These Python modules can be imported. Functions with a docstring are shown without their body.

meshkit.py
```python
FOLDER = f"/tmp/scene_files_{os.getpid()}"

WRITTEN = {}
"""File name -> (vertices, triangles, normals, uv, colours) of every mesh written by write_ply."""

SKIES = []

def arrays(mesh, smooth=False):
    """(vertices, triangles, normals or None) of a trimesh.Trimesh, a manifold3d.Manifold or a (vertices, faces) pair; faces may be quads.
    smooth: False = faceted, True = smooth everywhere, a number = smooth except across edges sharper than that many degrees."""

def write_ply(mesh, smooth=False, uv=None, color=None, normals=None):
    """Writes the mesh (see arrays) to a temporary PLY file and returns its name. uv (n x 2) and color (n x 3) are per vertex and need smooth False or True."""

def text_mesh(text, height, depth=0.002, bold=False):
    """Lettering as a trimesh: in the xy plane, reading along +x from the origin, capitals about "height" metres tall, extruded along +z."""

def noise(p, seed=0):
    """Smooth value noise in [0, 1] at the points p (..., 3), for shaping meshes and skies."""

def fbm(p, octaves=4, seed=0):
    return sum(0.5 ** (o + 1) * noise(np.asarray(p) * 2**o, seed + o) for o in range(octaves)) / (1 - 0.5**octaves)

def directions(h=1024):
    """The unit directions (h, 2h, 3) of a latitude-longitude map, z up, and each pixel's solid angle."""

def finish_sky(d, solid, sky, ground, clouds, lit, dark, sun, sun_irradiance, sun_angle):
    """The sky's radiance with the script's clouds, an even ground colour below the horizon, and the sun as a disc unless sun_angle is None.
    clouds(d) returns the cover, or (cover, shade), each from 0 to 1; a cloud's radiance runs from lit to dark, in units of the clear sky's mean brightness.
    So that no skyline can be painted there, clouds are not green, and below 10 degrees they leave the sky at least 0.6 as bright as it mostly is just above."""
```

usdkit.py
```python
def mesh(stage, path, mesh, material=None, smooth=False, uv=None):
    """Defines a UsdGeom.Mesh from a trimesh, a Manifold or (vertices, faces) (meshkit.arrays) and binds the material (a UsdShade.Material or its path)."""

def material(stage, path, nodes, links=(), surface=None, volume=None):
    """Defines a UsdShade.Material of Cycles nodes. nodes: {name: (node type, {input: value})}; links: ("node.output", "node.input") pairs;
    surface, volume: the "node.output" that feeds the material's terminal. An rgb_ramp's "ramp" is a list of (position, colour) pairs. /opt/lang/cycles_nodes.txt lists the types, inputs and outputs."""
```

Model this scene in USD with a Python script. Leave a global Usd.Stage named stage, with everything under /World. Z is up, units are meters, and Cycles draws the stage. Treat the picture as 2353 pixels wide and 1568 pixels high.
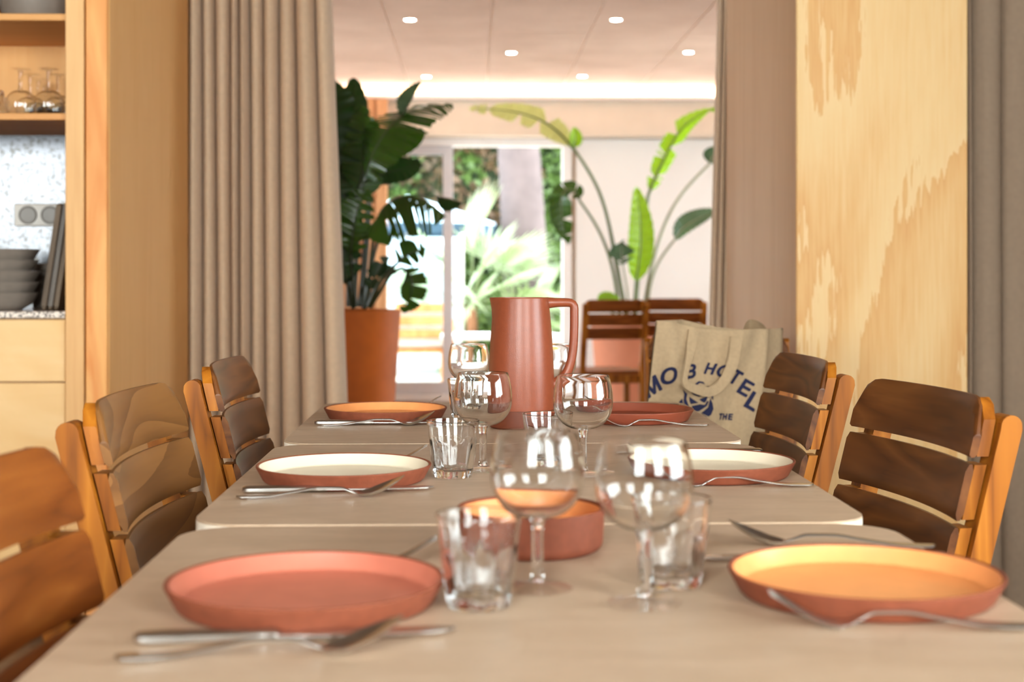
import math, random
import numpy as np, trimesh, manifold3d
from shapely.geometry import Polygon, Point, LineString
import usdkit, meshkit
from pxr import Usd, UsdGeom, UsdLux, UsdShade, Gf, Sdf

stage = Usd.Stage.CreateInMemory()
UsdGeom.SetStageUpAxis(stage, 'Z'); UsdGeom.SetStageMetersPerUnit(stage, 1.0)
UsdGeom.Xform.Define(stage, '/World'); UsdGeom.Scope.Define(stage, '/World/Looks')
RNG = random.Random(7); NR = np.random.RandomState(7)

# ------------------------------------------------------------------ camera
CAM_Z, F_PX, YAW = 1.028, 3268.0, math.atan(91.5/3268.0)
HORIZON = 626.0
cam = UsdGeom.Camera.Define(stage, '/World/camera')
cam.CreateFocalLengthAttr(50.0); cam.CreateHorizontalApertureAttr(36.0); cam.CreateVerticalApertureAttr(24.0)
cam.CreateVerticalApertureOffsetAttr(-(784.0-HORIZON)/F_PX*50.0)
cam.CreateFStopAttr(4.8); cam.CreateFocusDistanceAttr(2.25)
cam.CreateClippingRangeAttr(Gf.Vec2f(0.05, 200.0)); cam.CreateExposureAttr(0.45)
cam.AddTranslateOp().Set(Gf.Vec3d(0, 0, CAM_Z))
cam.AddRotateZOp().Set(-math.degrees(YAW)); cam.AddRotateXOp().Set(90.0)

# ------------------------------------------------------------------ light: sky, sun, daylight through the windows behind
sky = UsdLux.DomeLight.Define(stage, '/World/sky_light')
sky.CreateIntensityAttr(2.8); sky.CreateColorAttr(Gf.Vec3f(0.80, 0.90, 1.0))
sun = UsdLux.DistantLight.Define(stage, '/World/sun_light')
sun.CreateIntensityAttr(30.0); sun.CreateAngleAttr(0.6); sun.CreateColorAttr(Gf.Vec3f(1.0, 0.95, 0.86))
_d = Gf.Rotation(Gf.Vec3d(0, 0, -1), Gf.Vec3d(0.85, -0.42, -0.90)).GetQuat()
sun.AddOrientOp().Set(Gf.Quatf(_d))
REAR_WINDOWS = [(-3.65, -2.6, 0.95, 2.25), (-1.1, -0.15, 1.0, 2.25), (0.95, 1.9, 1.0, 2.25)]   # x0, x1, z0, z1 in the wall behind
for k, (x0, x1, z0, z1) in enumerate(REAR_WINDOWS):
    rl = UsdLux.RectLight.Define(stage, '/World/daylight_%d' % k)
    rl.CreateWidthAttr(x1-x0); rl.CreateHeightAttr(z1-z0)
    rl.CreateIntensityAttr(27.0); rl.CreateColorAttr(Gf.Vec3f(1.0, 0.94, 0.86))
    rl.AddTranslateOp().Set(Gf.Vec3d((x0+x1)/2, -1.26, (z0+z1)/2)); rl.AddRotateXOp().Set(90.0)
# windows in the side walls: wall x, side the glass looks to (+1 = light travels to +x), y0, y1, z0, z1, strength
SIDE_WINDOWS = [(3.4, -1, -0.8, 1.6, 0.75, 2.2, 9.0), (-3.6, 1, 7.6, 10.8, 0.5, 2.15, 4.5), (3.6, -1, 7.6, 10.8, 0.5, 2.15, 4.0)]
for k, (wx, sg, y0, y1, z0, z1, st) in enumerate(SIDE_WINDOWS):
    rl = UsdLux.RectLight.Define(stage, '/World/daylight_side_%d' % k)
    rl.CreateWidthAttr(y1-y0); rl.CreateHeightAttr(z1-z0)
    rl.CreateIntensityAttr(st); rl.CreateColorAttr(Gf.Vec3f(1.0, 0.96, 0.90))
    rl.AddTranslateOp().Set(Gf.Vec3d(wx-sg*0.26, (y0+y1)/2, (z0+z1)/2)); rl.AddRotateZOp().Set(-90.0*sg); rl.AddRotateXOp().Set(90.0)

# ------------------------------------------------------------------ helpers
COUNT = {}
def numbered(parent, name):
    k = COUNT.get((parent, name), 0); COUNT[(parent, name)] = k+1
    return name if k == 0 else '%s_%03d' % (name, k)
def meta(p, label=None, cat=None, group=None, kind=None):
    for k, v in (('label', label), ('category', cat), ('group', group), ('kind', kind)):
        if v: p.SetCustomDataByKey(k, v)
    return p
def thing(name, label=None, cat=None, loc=(0, 0, 0), rotz=0.0, group=None, kind=None, rot=None):
    x = UsdGeom.Xform.Define(stage, '/World/'+numbered('/World', name))
    x.AddTranslateOp().Set(Gf.Vec3d(*map(float, loc))); x.AddRotateZOp().Set(float(rotz))
    if rot: x.AddRotateXYZOp().Set(Gf.Vec3f(*rot))
    return meta(x.GetPrim(), label, cat, group, kind)
def obj(name, mesh, mat, parent=None, smooth=35, label=None, cat=None, group=None, kind=None):
    pp = str(parent.GetPath()) if parent is not None else '/World'
    m = usdkit.mesh(stage, pp+'/'+numbered(pp, name), mesh, MAT[mat], smooth=smooth)
    return meta(m.GetPrim(), label, cat, group, kind)
def copy_of(src, label, loc, rotz=0.0, group=None, rot=None):
    was = src.GetCustomData()
    base = src.GetName()
    if base[-4:-3] == '_' and base[-3:].isdigit(): base = base[:-4]
    r = thing(base, label, was['category'], loc, rotz, group or was.get('group'), rot=rot)
    r.GetReferences().AddInternalReference(src.GetPath()); r.SetInstanceable(True)
    return r
def srgb(r, g, b):
    return tuple(((c/255)/12.92 if c <= 10 else ((c/255+0.055)/1.055)**2.4) for c in (r, g, b))
def at(u, v, d):
    """the world point that lies d metres ahead on the sight line measured at (u, v) of the photograph"""
    a = (u-1176.5)/F_PX
    return np.array([d*(a*math.cos(YAW)+math.sin(YAW)), d*(math.cos(YAW)-a*math.sin(YAW)), CAM_Z-(v-HORIZON)/F_PX*d])

def cat_(ms): return trimesh.util.concatenate([m if isinstance(m, trimesh.Trimesh) else trimesh.Trimesh(*m, process=False) for m in ms])
def box(x0, x1, y0, y1, z0, z1, c=0.002):
    x0, x1 = sorted((x0, x1)); y0, y1 = sorted((y0, y1)); z0, z1 = sorted((z0, z1))
    c = min(c, 0.45*(x1-x0), 0.45*(y1-y0), 0.45*(z1-z0))
    if c <= 0: return trimesh.creation.box(bounds=[[x0, y0, z0], [x1, y1, z1]])
    p = []
    for sx in (0, 1):
        for sy in (0, 1):
            for sz in (0, 1):
                X, Y, Z = (x0, x1)[sx], (y0, y1)[sy], (z0, z1)[sz]
                dx, dy, dz = (c, -c)[sx], (c, -c)[sy], (c, -c)[sz]
                p += [(X, Y+dy, Z+dz), (X+dx, Y, Z+dz), (X+dx, Y+dy, Z)]
    return trimesh.convex.convex_hull(np.array(p))
def mv(m, x=0, y=0, z=0):
    m = m.copy(); m.apply_translation((x, y, z)); return m
def rot(m, deg, axis, about=(0, 0, 0)):
    m = m.copy(); m.apply_transform(trimesh.transformations.rotation_matrix(math.radians(deg), axis, about)); return m
def lathe(prof, n=48, mod=None):
    """closed profile of (r, z) turned about z; points with r = 0 become poles. mod(theta, r, z) -> r"""
    prof = list(prof); th = np.arange(n)*2*np.pi/n
    V, F, rows = [], [], []
    for (r, z) in prof:
        if r <= 1e-9:
            rows.append([len(V)]); V.append((0, 0, z))
        else:
            rr = mod(th, r, z) if mod else np.full(n, r)
            rows.append(list(range(len(V), len(V)+n)))
            V += [(a*math.cos(t), a*math.sin(t), z) for a, t in zip(rr, th)]
    for a, b in zip(rows[:-1], rows[1:]):
        if len(a) == 1 and len(b) == 1: continue
        for i in range(n):
            j = (i+1) % n
            if len(a) == 1: F.append((a[0], b[j], b[i]))
            elif len(b) == 1: F.append((a[i], a[j], b[0]))
            else: F += [(a[i], a[j], b[j]), (a[i], b[j], b[i])]
    m = trimesh.Trimesh(np.array(V), np.array(F), process=False)
    trimesh.repair.fix_normals(m) if len(F) < 200 else None
    if m.volume < 0: m.invert()
    return m
def arc(cx, cz, r, a0, a1, n=6):
    return [(cx+r*math.cos(math.radians(a)), cz+r*math.sin(math.radians(a))) for a in np.linspace(a0, a1, n)]
def spline(pts, n):
    p = np.asarray(pts, float)
    if len(p) < 3: return np.array([p[0]+(p[-1]-p[0])*t for t in np.linspace(0, 1, n)])
    from scipy.interpolate import CubicSpline
    s = np.r_[0, np.cumsum(np.linalg.norm(np.diff(p, axis=0), axis=1))]
    return CubicSpline(s/s[-1], p, bc_type='natural')(np.linspace(0, 1, n))
def tube(pts, radii, sides=10, n=None, flat=1.0):
    p = spline(pts, n) if n else np.asarray(pts, float)
    N = len(p); r = np.interp(np.linspace(0, 1, N), np.linspace(0, 1, len(np.atleast_1d(radii))), np.atleast_1d(radii))
    t = np.gradient(p, axis=0); t /= np.linalg.norm(t, axis=1, keepdims=True)+1e-12
    up = np.array([0, 0, 1.0]) if abs(t[:, 2]).mean() < 0.8 else np.array([0, 1.0, 0])
    V, F = [], []
    a = np.cross(up, t[0]); a /= np.linalg.norm(a)
    for i in range(N):
        a = a - t[i]*np.dot(a, t[i]); a /= np.linalg.norm(a)
        b = np.cross(t[i], a)
        for k in range(sides):
            q = 2*np.pi*k/sides
            V.append(p[i]+r[i]*(math.cos(q)*a+flat*math.sin(q)*b))
    for i in range(N-1):
        for k in range(sides):
            j = (k+1) % sides
            F += [(i*sides+k, i*sides+j, (i+1)*sides+j), (i*sides+k, (i+1)*sides+j, (i+1)*sides+k)]
    V += [p[0], p[-1]]; c0, c1 = len(V)-2, len(V)-1
    for k in range(sides):
        j = (k+1) % sides
        F += [(c0, j, k), (c1, (N-1)*sides+k, (N-1)*sides+j)]
    return trimesh.Trimesh(np.array(V), np.array(F), process=False)
def grid_faces(nu, nv, off=0, flip=False):
    i, j = np.meshgrid(np.arange(nu-1), np.arange(nv-1), indexing='ij')
    a = (i*nv+j).ravel(); b = a+1; c = a+nv+1; d = a+nv
    f = np.vstack([np.stack([a, b, c], 1), np.stack([a, c, d], 1)])+off
    return f[:, ::-1] if flip else f
def shell(top, bot):
    """closed slab between two (nu, nv, 3) grids"""
    nu, nv = top.shape[:2]; n = nu*nv
    V = np.vstack([top.reshape(-1, 3), bot.reshape(-1, 3)])
    F = [grid_faces(nu, nv), grid_faces(nu, nv, n, True)]
    edge = [i*nv for i in range(nu)]+[(nu-1)*nv+j for j in range(1, nv)]+[i*nv+nv-1 for i in range(nu-2, -1, -1)]+list(range(nv-2, 0, -1))
    e = np.array(edge); e2 = np.roll(e, -1)
    F += [np.stack([e, e2+n, e2], 1), np.stack([e, e+n, e2+n], 1)]
    m = trimesh.Trimesh(V, np.vstack(F), process=False)
    if m.volume < 0: m.invert()
    return m

# ------------------------------------------------------------------ materials
MAT = {}
def mat(name, nodes, links, surface):
    MAT[name] = usdkit.material(stage, '/World/Looks/'+name, nodes, links, surface=surface)
def plain(name, col, rough=0.5, var=0.08, scale=30.0, bump=0.0, bscale=200.0, **kw):
    c = np.array(col); lo, hi = np.clip(c*(1-var), 0, 1), np.clip(c*(1+var), 0, 1)
    nodes = {'tc': ('texture_coordinate', {}), 'n': ('noise_texture', {'scale': scale, 'detail': 4.0}),
             'r': ('rgb_ramp', {'ramp': [(0.3, tuple(lo)), (0.7, tuple(hi))]}),
             'p': ('principled_bsdf', dict(roughness=rough, **kw))}
    links = [('tc.object', 'n.vector'), ('n.fac', 'r.fac'), ('r.color', 'p.base_color')]
    if bump > 0:
        nodes['bn'] = ('noise_texture', {'scale': bscale, 'detail': 3.0}); nodes['b'] = ('bump', {'strength': bump, 'distance': 0.002})
        links += [('tc.object', 'bn.vector'), ('bn.fac', 'b.height'), ('b.normal', 'p.normal')]
    mat(name, nodes, links, 'p.BSDF')
def wood(name, cols, stretch=(8.0, 1.0, 8.0), rings=7.0, dist=1.2, fine=60.0, fine_amt=0.35, rough=0.42, coat=0.0, spec=0.4, rand=0.0, saw=False, det=3.0, jag=0.03):
    """stretch: noise scale on x, y, z; the grain runs along the axis with the smallest"""
    s = np.array(stretch, float)
    nodes = {'tc': ('texture_coordinate', {}), 'oi': ('object_info', {}),
             'sh': ('math', {'math_type': 'multiply', 'value2': 17.0}), 'cx': ('combine_xyz', {'y': 0.0}), 'ad': ('mix', {'mix_type': 'add', 'fac': 1.0}),
             'mp': ('mapping', {'scale': tuple(s)}), 'n': ('noise_texture', {'scale': 1.0, 'detail': det, 'distortion': dist, 'roughness': 0.45}),
             'jg': ('math', {'math_type': 'multiply_add', 'value2': jag}), 'k': ('math', {'math_type': 'multiply', 'value2': rings}), 'fr': ('math', {'math_type': 'fraction' if saw else 'pingpong', 'value2': 1.0}),
             'mp2': ('mapping', {'scale': tuple(s/s.min()*np.where(s > s.min()*1.5, fine/ (s.max()/s.min()), 6.0))}),
             'n2': ('noise_texture', {'scale': 1.0, 'detail': 3.0}),
             'mx': ('mix_float', {'fac': fine_amt}), 'r': ('rgb_ramp', {'ramp': cols}),
             'hs': ('hsv', {}), 'vr': ('map_range', {'from_min': 0.0, 'from_max': 1.0, 'to_min': 1-rand, 'to_max': 1+rand}),
             'p': ('principled_bsdf', {'roughness': rough, 'coat_weight': coat, 'coat_roughness': 0.3, 'specular_ior_level': spec}),
             'b': ('bump', {'strength': 0.08, 'distance': 0.001})}
    links = [('oi.random', 'sh.value1'), ('sh.value', 'cx.x'), ('sh.value', 'cx.z'), ('tc.object', 'ad.color1'), ('cx.vector', 'ad.color2'),
             ('ad.color', 'mp.vector'), ('mp.vector', 'n.vector'), ('n2.fac', 'jg.value1'), ('n.fac', 'jg.value3'), ('jg.value', 'k.value1'), ('k.value', 'fr.value1'),
             ('ad.color', 'mp2.vector'), ('mp2.vector', 'n2.vector'), ('fr.value', 'mx.a'), ('n2.fac', 'mx.b'), ('mx.result', 'r.fac'),
             ('oi.random', 'vr.value'), ('vr.result', 'hs.value'), ('r.color', 'hs.color'), ('hs.color', 'p.base_color'), ('n2.fac', 'b.height'), ('b.normal', 'p.normal')]
    mat(name, nodes, links, 'p.BSDF')

G = srgb
wood('chair_slat_wood', [(0.0, G(50, 24, 8)), (0.22, G(82, 44, 17)), (0.6, G(104, 59, 25)), (1.0, G(124, 76, 36))], (9, 2.2, 11), rings=13, dist=0.5, fine=110, fine_amt=0.45, rough=0.40, coat=0.05, spec=0.3, rand=0.12, det=1.5)
wood('slat_amber', [(0.0, G(78, 36, 8)), (0.25, G(122, 62, 18)), (0.7, G(146, 80, 28)), (1.0, G(164, 98, 40))], (7, 1.8, 9), rings=9, dist=0.6, fine=110, fine_amt=0.4, rough=0.42, spec=0.3, rand=0.05, det=1.5)
wood('slat_wavy', [(0.0, G(88, 52, 22)), (0.14, G(108, 68, 31)), (0.5, G(126, 82, 40)), (1.0, G(140, 94, 49))], (5, 1.7, 8), rings=11, dist=0.25, fine=120, fine_amt=0.3, rough=0.42, spec=0.3, rand=0.05, det=1.0, saw=True, jag=0.01)
wood('chair_frame_wood', [(0.0, G(92, 44, 6)), (0.35, G(144, 80, 16)), (0.7, G(166, 98, 24)), (1.0, G(184, 116, 36))], (16, 16, 1.4), rings=8, dist=0.4, fine=90, fine_amt=0.4, rough=0.45, coat=0.0, spec=0.25, rand=0.10, det=1.5)
wood('plywood_pale', [(0.0, G(240, 206, 152)), (0.4, G(237, 196, 138)), (0.75, G(230, 180, 116)), (0.97, G(220, 160, 96)), (1.0, G(212, 148, 84))], (2.4, 2.4, 0.6), rings=4.2, dist=0.6, fine=130, fine_amt=0.25, rough=0.5, saw=True, det=4.0, jag=0.12)
wood('plywood_honey', [(0.0, G(206, 142, 72)), (0.5, G(222, 162, 92)), (1.0, G(232, 178, 112))], (9, 9, 0.5), rings=2.0, dist=0.6, fine=80, fine_amt=0.5, rough=0.5)
wood('stile_wood', [(0.0, G(206, 152, 94)), (0.5, G(222, 172, 114)), (1.0, G(230, 184, 128))], (14, 14, 0.8), rings=3, dist=0.4, fine=110, fine_amt=0.5, rough=0.5)
wood('plywood_orange', [(0.0, G(190, 98, 36)), (0.4, G(214, 132, 62)), (1.0, G(232, 172, 102))], (10, 10, 1.6), rings=2.5, dist=1.6, fine=70, fine_amt=0.25, rough=0.5)
wood('plywood_panel', [(0.0, G(200, 156, 116)), (0.5, G(214, 172, 132)), (1.0, G(226, 190, 152))], (9, 9, 0.5), rings=2.0, dist=0.6, fine=80, fine_amt=0.5, rough=0.55)
wood('shelf_wood', [(0.0, G(180, 112, 54)), (0.5, G(206, 142, 78)), (1.0, G(220, 164, 100))], (0.8, 7, 7), rings=2.0, dist=0.8, fine=70, fine_amt=0.4, rough=0.5)
wood('cabinet_front_wood', [(0.0, G(204, 144, 82)), (0.35, G(224, 178, 118)), (1.0, G(232, 192, 138))], (1.6, 3, 3), rings=2.4, dist=1.8, fine=60, fine_amt=0.3, rough=0.5)
wood('floor_wood', [(0.0, G(112, 82, 58)), (1.0, G(146, 112, 84))], (1.0, 5, 5), rings=3, fine=50, rough=0.45)
wood('board_wood', [(0.0, G(70, 56, 44)), (1.0, G(124, 104, 84))], (9, 9, 1.2), rings=3, fine=50, rough=0.6)
# laminate table top: brown-grey with short streaks across the table
mat('table_laminate', {'tc': ('texture_coordinate', {}), 'mp': ('mapping', {'scale': (9.0, 30.0, 9.0)}), 'n': ('noise_texture', {'scale': 1.0, 'detail': 6.0, 'roughness': 0.6, 'distortion': 0.4}),
    'mp2': ('mapping', {'scale': (90.0, 420.0, 90.0)}), 'n2': ('noise_texture', {'scale': 1.0, 'detail': 2.0}), 'mx': ('mix_float', {'fac': 0.30}),
    'r': ('rgb_ramp', {'ramp': [(0.25, G(174, 147, 122)), (0.5, G(189, 162, 136)), (0.75, G(202, 176, 151))]}),
    'p': ('principled_bsdf', {'roughness': 0.46, 'specular_ior_level': 0.35}), 'b': ('bump', {'strength': 0.12, 'distance': 0.0008})},
    [('tc.object', 'mp.vector'), ('mp.vector', 'n.vector'), ('tc.object', 'mp2.vector'), ('mp2.vector', 'n2.vector'), ('n.fac', 'mx.a'), ('n2.fac', 'mx.b'), ('mx.result', 'r.fac'), ('r.color', 'p.base_color'), ('n2.fac', 'b.height'), ('b.normal', 'p.normal')], 'p.BSDF')
plain('table_edge_white', G(236, 222, 204), 0.5)
plain('table_metal', G(44, 40, 38), 0.45, metallic=0.6)
plain('terracotta_clay', G(132, 70, 48), 0.62, 0.10, 90, 0.15, 600, specular_ior_level=0.25)
plain('glaze_pink', G(196, 114, 92), 0.38, 0.06, 40)
plain('glaze_orange', G(236, 156, 94), 0.36, 0.05, 40)
plain('glaze_cream', G(232, 218, 194), 0.38, 0.05, 14)
plain('glaze_rust', G(140, 68, 46), 0.42, 0.06, 40)
plain('jug_glaze', G(138, 68, 42), 0.33, 0.06, 120, 0.10, 700)
plain('jug_clay', G(102, 46, 22), 0.5, 0.06, 120)
mat('clear_glass', {'p': ('principled_bsdf', {'base_color': (0.985, 0.99, 0.985), 'roughness': 0.0, 'ior': 1.45, 'transmission_weight': 1.0})}, [], 'p.BSDF')
mat('thin_glass', {'t': ('transparent_bsdf', {'color': (0.99, 0.992, 0.99)}), 'g': ('glossy_bsdf', {'color': (1, 1, 1), 'roughness': 0.0}), 'lw': ('layer_weight', {'blend': 0.5}),
    'pw': ('math', {'math_type': 'power', 'value2': 4.0}), 'ma': ('math', {'math_type': 'multiply_add', 'value2': 0.60, 'value3': 0.045}), 'm': ('mix_closure', {})},
    [('lw.facing', 'pw.value1'), ('pw.value', 'ma.value1'), ('ma.value', 'm.fac'), ('t.BSDF', 'm.closure1'), ('g.BSDF', 'm.closure2')], 'm.closure')
mat('window_glass', {'t': ('transparent_bsdf', {'color': (0.93, 0.97, 0.97)}), 'g': ('glossy_bsdf', {'roughness': 0.0}), 'f': ('fresnel', {'IOR': 1.45}), 'm': ('mix_closure', {})},
    [('f.fac', 'm.fac'), ('t.BSDF', 'm.closure1'), ('g.BSDF', 'm.closure2')], 'm.closure')
plain('steel', (0.60, 0.58, 0.56), 0.24, 0.05, 60, metallic=1.0)
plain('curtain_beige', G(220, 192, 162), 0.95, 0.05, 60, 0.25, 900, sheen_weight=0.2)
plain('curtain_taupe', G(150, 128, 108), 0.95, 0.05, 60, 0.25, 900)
plain('curtain_tan', G(206, 150, 104), 0.95, 0.05, 60)
plain('canvas', G(172, 146, 114), 0.95, 0.07, 120, 0.35, 1400)
plain('navy_ink', G(5, 8, 54), 0.8)
plain('pot_terracotta', G(206, 104, 24), 0.7, 0.10, 9, 0.1, 80)
plain('pot_pink', G(222, 140, 104), 0.7, 0.06, 9)
plain('soil', G(52, 38, 28), 0.95, 0.3, 60, 0.6, 90)
def leafmat(name, col, trans, tw=0.35, rough=0.35):
    mat(name, {'tc': ('texture_coordinate', {}), 'n': ('noise_texture', {'scale': 9.0, 'detail': 3.0}),
        'r': ('rgb_ramp', {'ramp': [(0.3, tuple(np.array(col)*0.8)), (0.7, tuple(np.array(col)*1.2))]}),
        'p': ('principled_bsdf', {'roughness': rough, 'specular_ior_level': 0.6}), 't': ('translucent_bsdf', {'color': trans}), 'm': ('mix_closure', {'fac': tw})},
        [('tc.object', 'n.vector'), ('n.fac', 'r.fac'), ('r.color', 'p.base_color'), ('p.BSDF', 'm.closure1'), ('t.BSDF', 'm.closure2')], 'm.closure')
leafmat('leaf_dark', G(44, 68, 26), G(76, 124, 20), 0.25, 0.26)
leafmat('leaf_deep', G(30, 50, 24), G(44, 84, 20), 0.2)
leafmat('leaf_lime', G(120, 160, 40), G(170, 220, 30), 0.5)
leafmat('leaf_pale', G(196, 200, 130), G(220, 224, 140), 0.45)
leafmat('leaf_grey', G(86, 110, 84), G(70, 110, 50), 0.2)
leafmat('hedge_leaf', G(84, 108, 50), G(104, 132, 46), 0.3, 0.5)
leafmat('hedge_leaf_dry', G(104, 80, 56), G(120, 96, 50), 0.3, 0.6)
leafmat('frond_leaf', G(170, 182, 148), G(160, 182, 108), 0.28, 0.3)
plain('stem_green', G(98, 108, 62), 0.45)
plain('stem_dark', G(52, 60, 36), 0.45)
plain('stem_grey', G(150, 146, 118), 0.5)
# wood-fibre ceiling boards
mat('ceiling_board', {'tc': ('texture_coordinate', {}), 'n': ('noise_texture', {'scale': 70.0, 'detail': 5.0, 'roughness': 0.7}), 'n2': ('noise_texture', {'scale': 3.0, 'detail': 2.0}), 'mx': ('mix_float', {'fac': 0.4}),
    'r': ('rgb_ramp', {'ramp': [(0.3, G(190, 150, 126)), (0.7, G(222, 186, 162))]}), 'p': ('principled_bsdf', {'roughness': 0.9})},
    [('tc.object', 'n.vector'), ('tc.object', 'n2.vector'), ('n.fac', 'mx.a'), ('n2.fac', 'mx.b'), ('mx.result', 'r.fac'), ('r.color', 'p.base_color')], 'p.BSDF')
plain('seam_pale', G(240, 214, 192), 0.9)
plain('plaster_umber', G(132, 108, 88), 0.9, 0.05, 6)
plain('plaster_white', G(228, 214, 198), 0.9, 0.03, 6)
plain('plaster_beige', G(214, 194, 172), 0.9, 0.03, 6)
plain('plaster_grey', G(176, 166, 154), 0.9, 0.03, 6)
plain('frame_white', G(232, 222, 216), 0.5, 0.02)
plain('frame_grey', G(206, 198, 198), 0.5, 0.02)
mat('blind_fabric', {'d': ('diffuse_bsdf', {'color': G(240, 230, 222)}), 't': ('translucent_bsdf', {'color': G(236, 224, 214)}), 'm': ('mix_closure', {'fac': 0.10})},
    [('d.BSDF', 'm.closure1'), ('t.BSDF', 'm.closure2')], 'm.closure')
mat('lamp_glow', {'e': ('emission', {'color': (1.0, 0.86, 0.66), 'strength': 80.0})}, [], 'e.emission')
mat('cove_glow', {'e': ('emission', {'color': (1.0, 0.90, 0.76), 'strength': 95.0})}, [], 'e.emission')
mat('granite', {'tc': ('texture_coordinate', {}), 'n': ('noise_texture', {'scale': 160.0, 'detail': 2.0}), 'r': ('rgb_ramp', {'ramp': [(0.42, G(96, 84, 76)), (0.5, G(190, 170, 156)), (0.6, G(226, 208, 194))]}), 'p': ('principled_bsdf', {'roughness': 0.25})},
    [('tc.object', 'n.vector'), ('n.fac', 'r.fac'), ('r.color', 'p.base_color')], 'p.BSDF')
mat('speckled_steel', {'tc': ('texture_coordinate', {}), 'n': ('noise_texture', {'scale': 70.0, 'detail': 6.0, 'roughness': 0.7}), 'r': ('rgb_ramp', {'ramp': [(0.36, (0.040, 0.038, 0.036)), (0.52, (0.085, 0.088, 0.098))]}), 'p': ('principled_bsdf', {'metallic': 1.0, 'roughness': 0.24}), 'b': ('bump', {'strength': 0.15, 'distance': 0.0006})},
    [('tc.object', 'n.vector'), ('n.fac', 'r.fac'), ('r.color', 'p.base_color'), ('n.fac', 'b.height'), ('b.normal', 'p.normal')], 'p.BSDF')
plain('socket_plastic', G(196, 188, 180), 0.35, 0.02)
plain('socket_dark', G(110, 100, 92), 0.35, 0.02)
plain('grey_ceramic', G(128, 116, 106), 0.5, 0.06)
plain('dark_ceramic', G(96, 86, 78), 0.5, 0.06)
plain('terrace', G(214, 206, 194), 0.8, 0.06, 3)
plain('bark', G(96, 82, 78), 0.9, 0.18, 5, 0.5, 20)
plain('bark_brown', G(140, 96, 66), 0.9, 0.2, 9)
plain('cushion_white', G(236, 232, 226), 0.9, 0.03)
plain('canvas_blue', G(206, 222, 232), 0.9, 0.03)
plain('parasol_dark', G(70, 92, 110), 0.9, 0.05)
wood('outdoor_wood', [(0.0, G(196, 124, 66)), (1.0, G(232, 170, 106))], (8, 8, 2), rings=3, rough=0.6)
plain('hedge_core', G(44, 58, 30), 0.95, 0.3, 8)

def struct(name, mesh, m, smooth=False, label=None, cat=None):
    return obj(name, mesh, m, None, smooth, label, cat, kind='structure')

# ------------------------------------------------------------------ the room
Y1, Y2, YF = 4.0, 5.1, 11.4            # front and back of the passage, far wall
XL, XR = -1.012, 0.9156                # passage jambs
CEIL = 2.486
LX0, LX1, BX0, BX1 = -4.3, 3.4, -3.6, 3.6
struct('floor', box(LX0-0.2, LX1+0.4, -1.35, YF+0.1, -0.06, 0.0, 0), 'floor_wood', label='wooden floor under the tables and chairs', cat='floor')
struct('ceiling', box(LX0-0.2, LX1+0.4, -1.35, Y2, 2.55, 2.65, 0), 'plaster_umber', label='plain ceiling above the dining tables', cat='ceiling')
# far ceiling of wood-fibre boards, each board a piece
ce = thing('ceiling', 'pinkish wood-fibre board ceiling with recessed spotlights over the far room', 'ceiling', kind='structure')
obj('seam_backing', box(BX0, BX1, Y2, YF, CEIL+0.0035, CEIL+0.12, 0), 'seam_pale', ce, False)
xs = np.arange(-3.49, 3.7, 0.60); ys = [5.1, 6.23, 7.43, 8.63, 9.83, 11.03, 11.4]
for xa in xs:
    for ya, yb in zip(ys[:-1], ys[1:]):
        obj('board', box(max(xa+0.004, BX0), min(xa+0.596, BX1), ya+0.004, yb-0.004, CEIL, CEIL+0.0035, 0.001), 'ceiling_board', ce, False)
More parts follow.
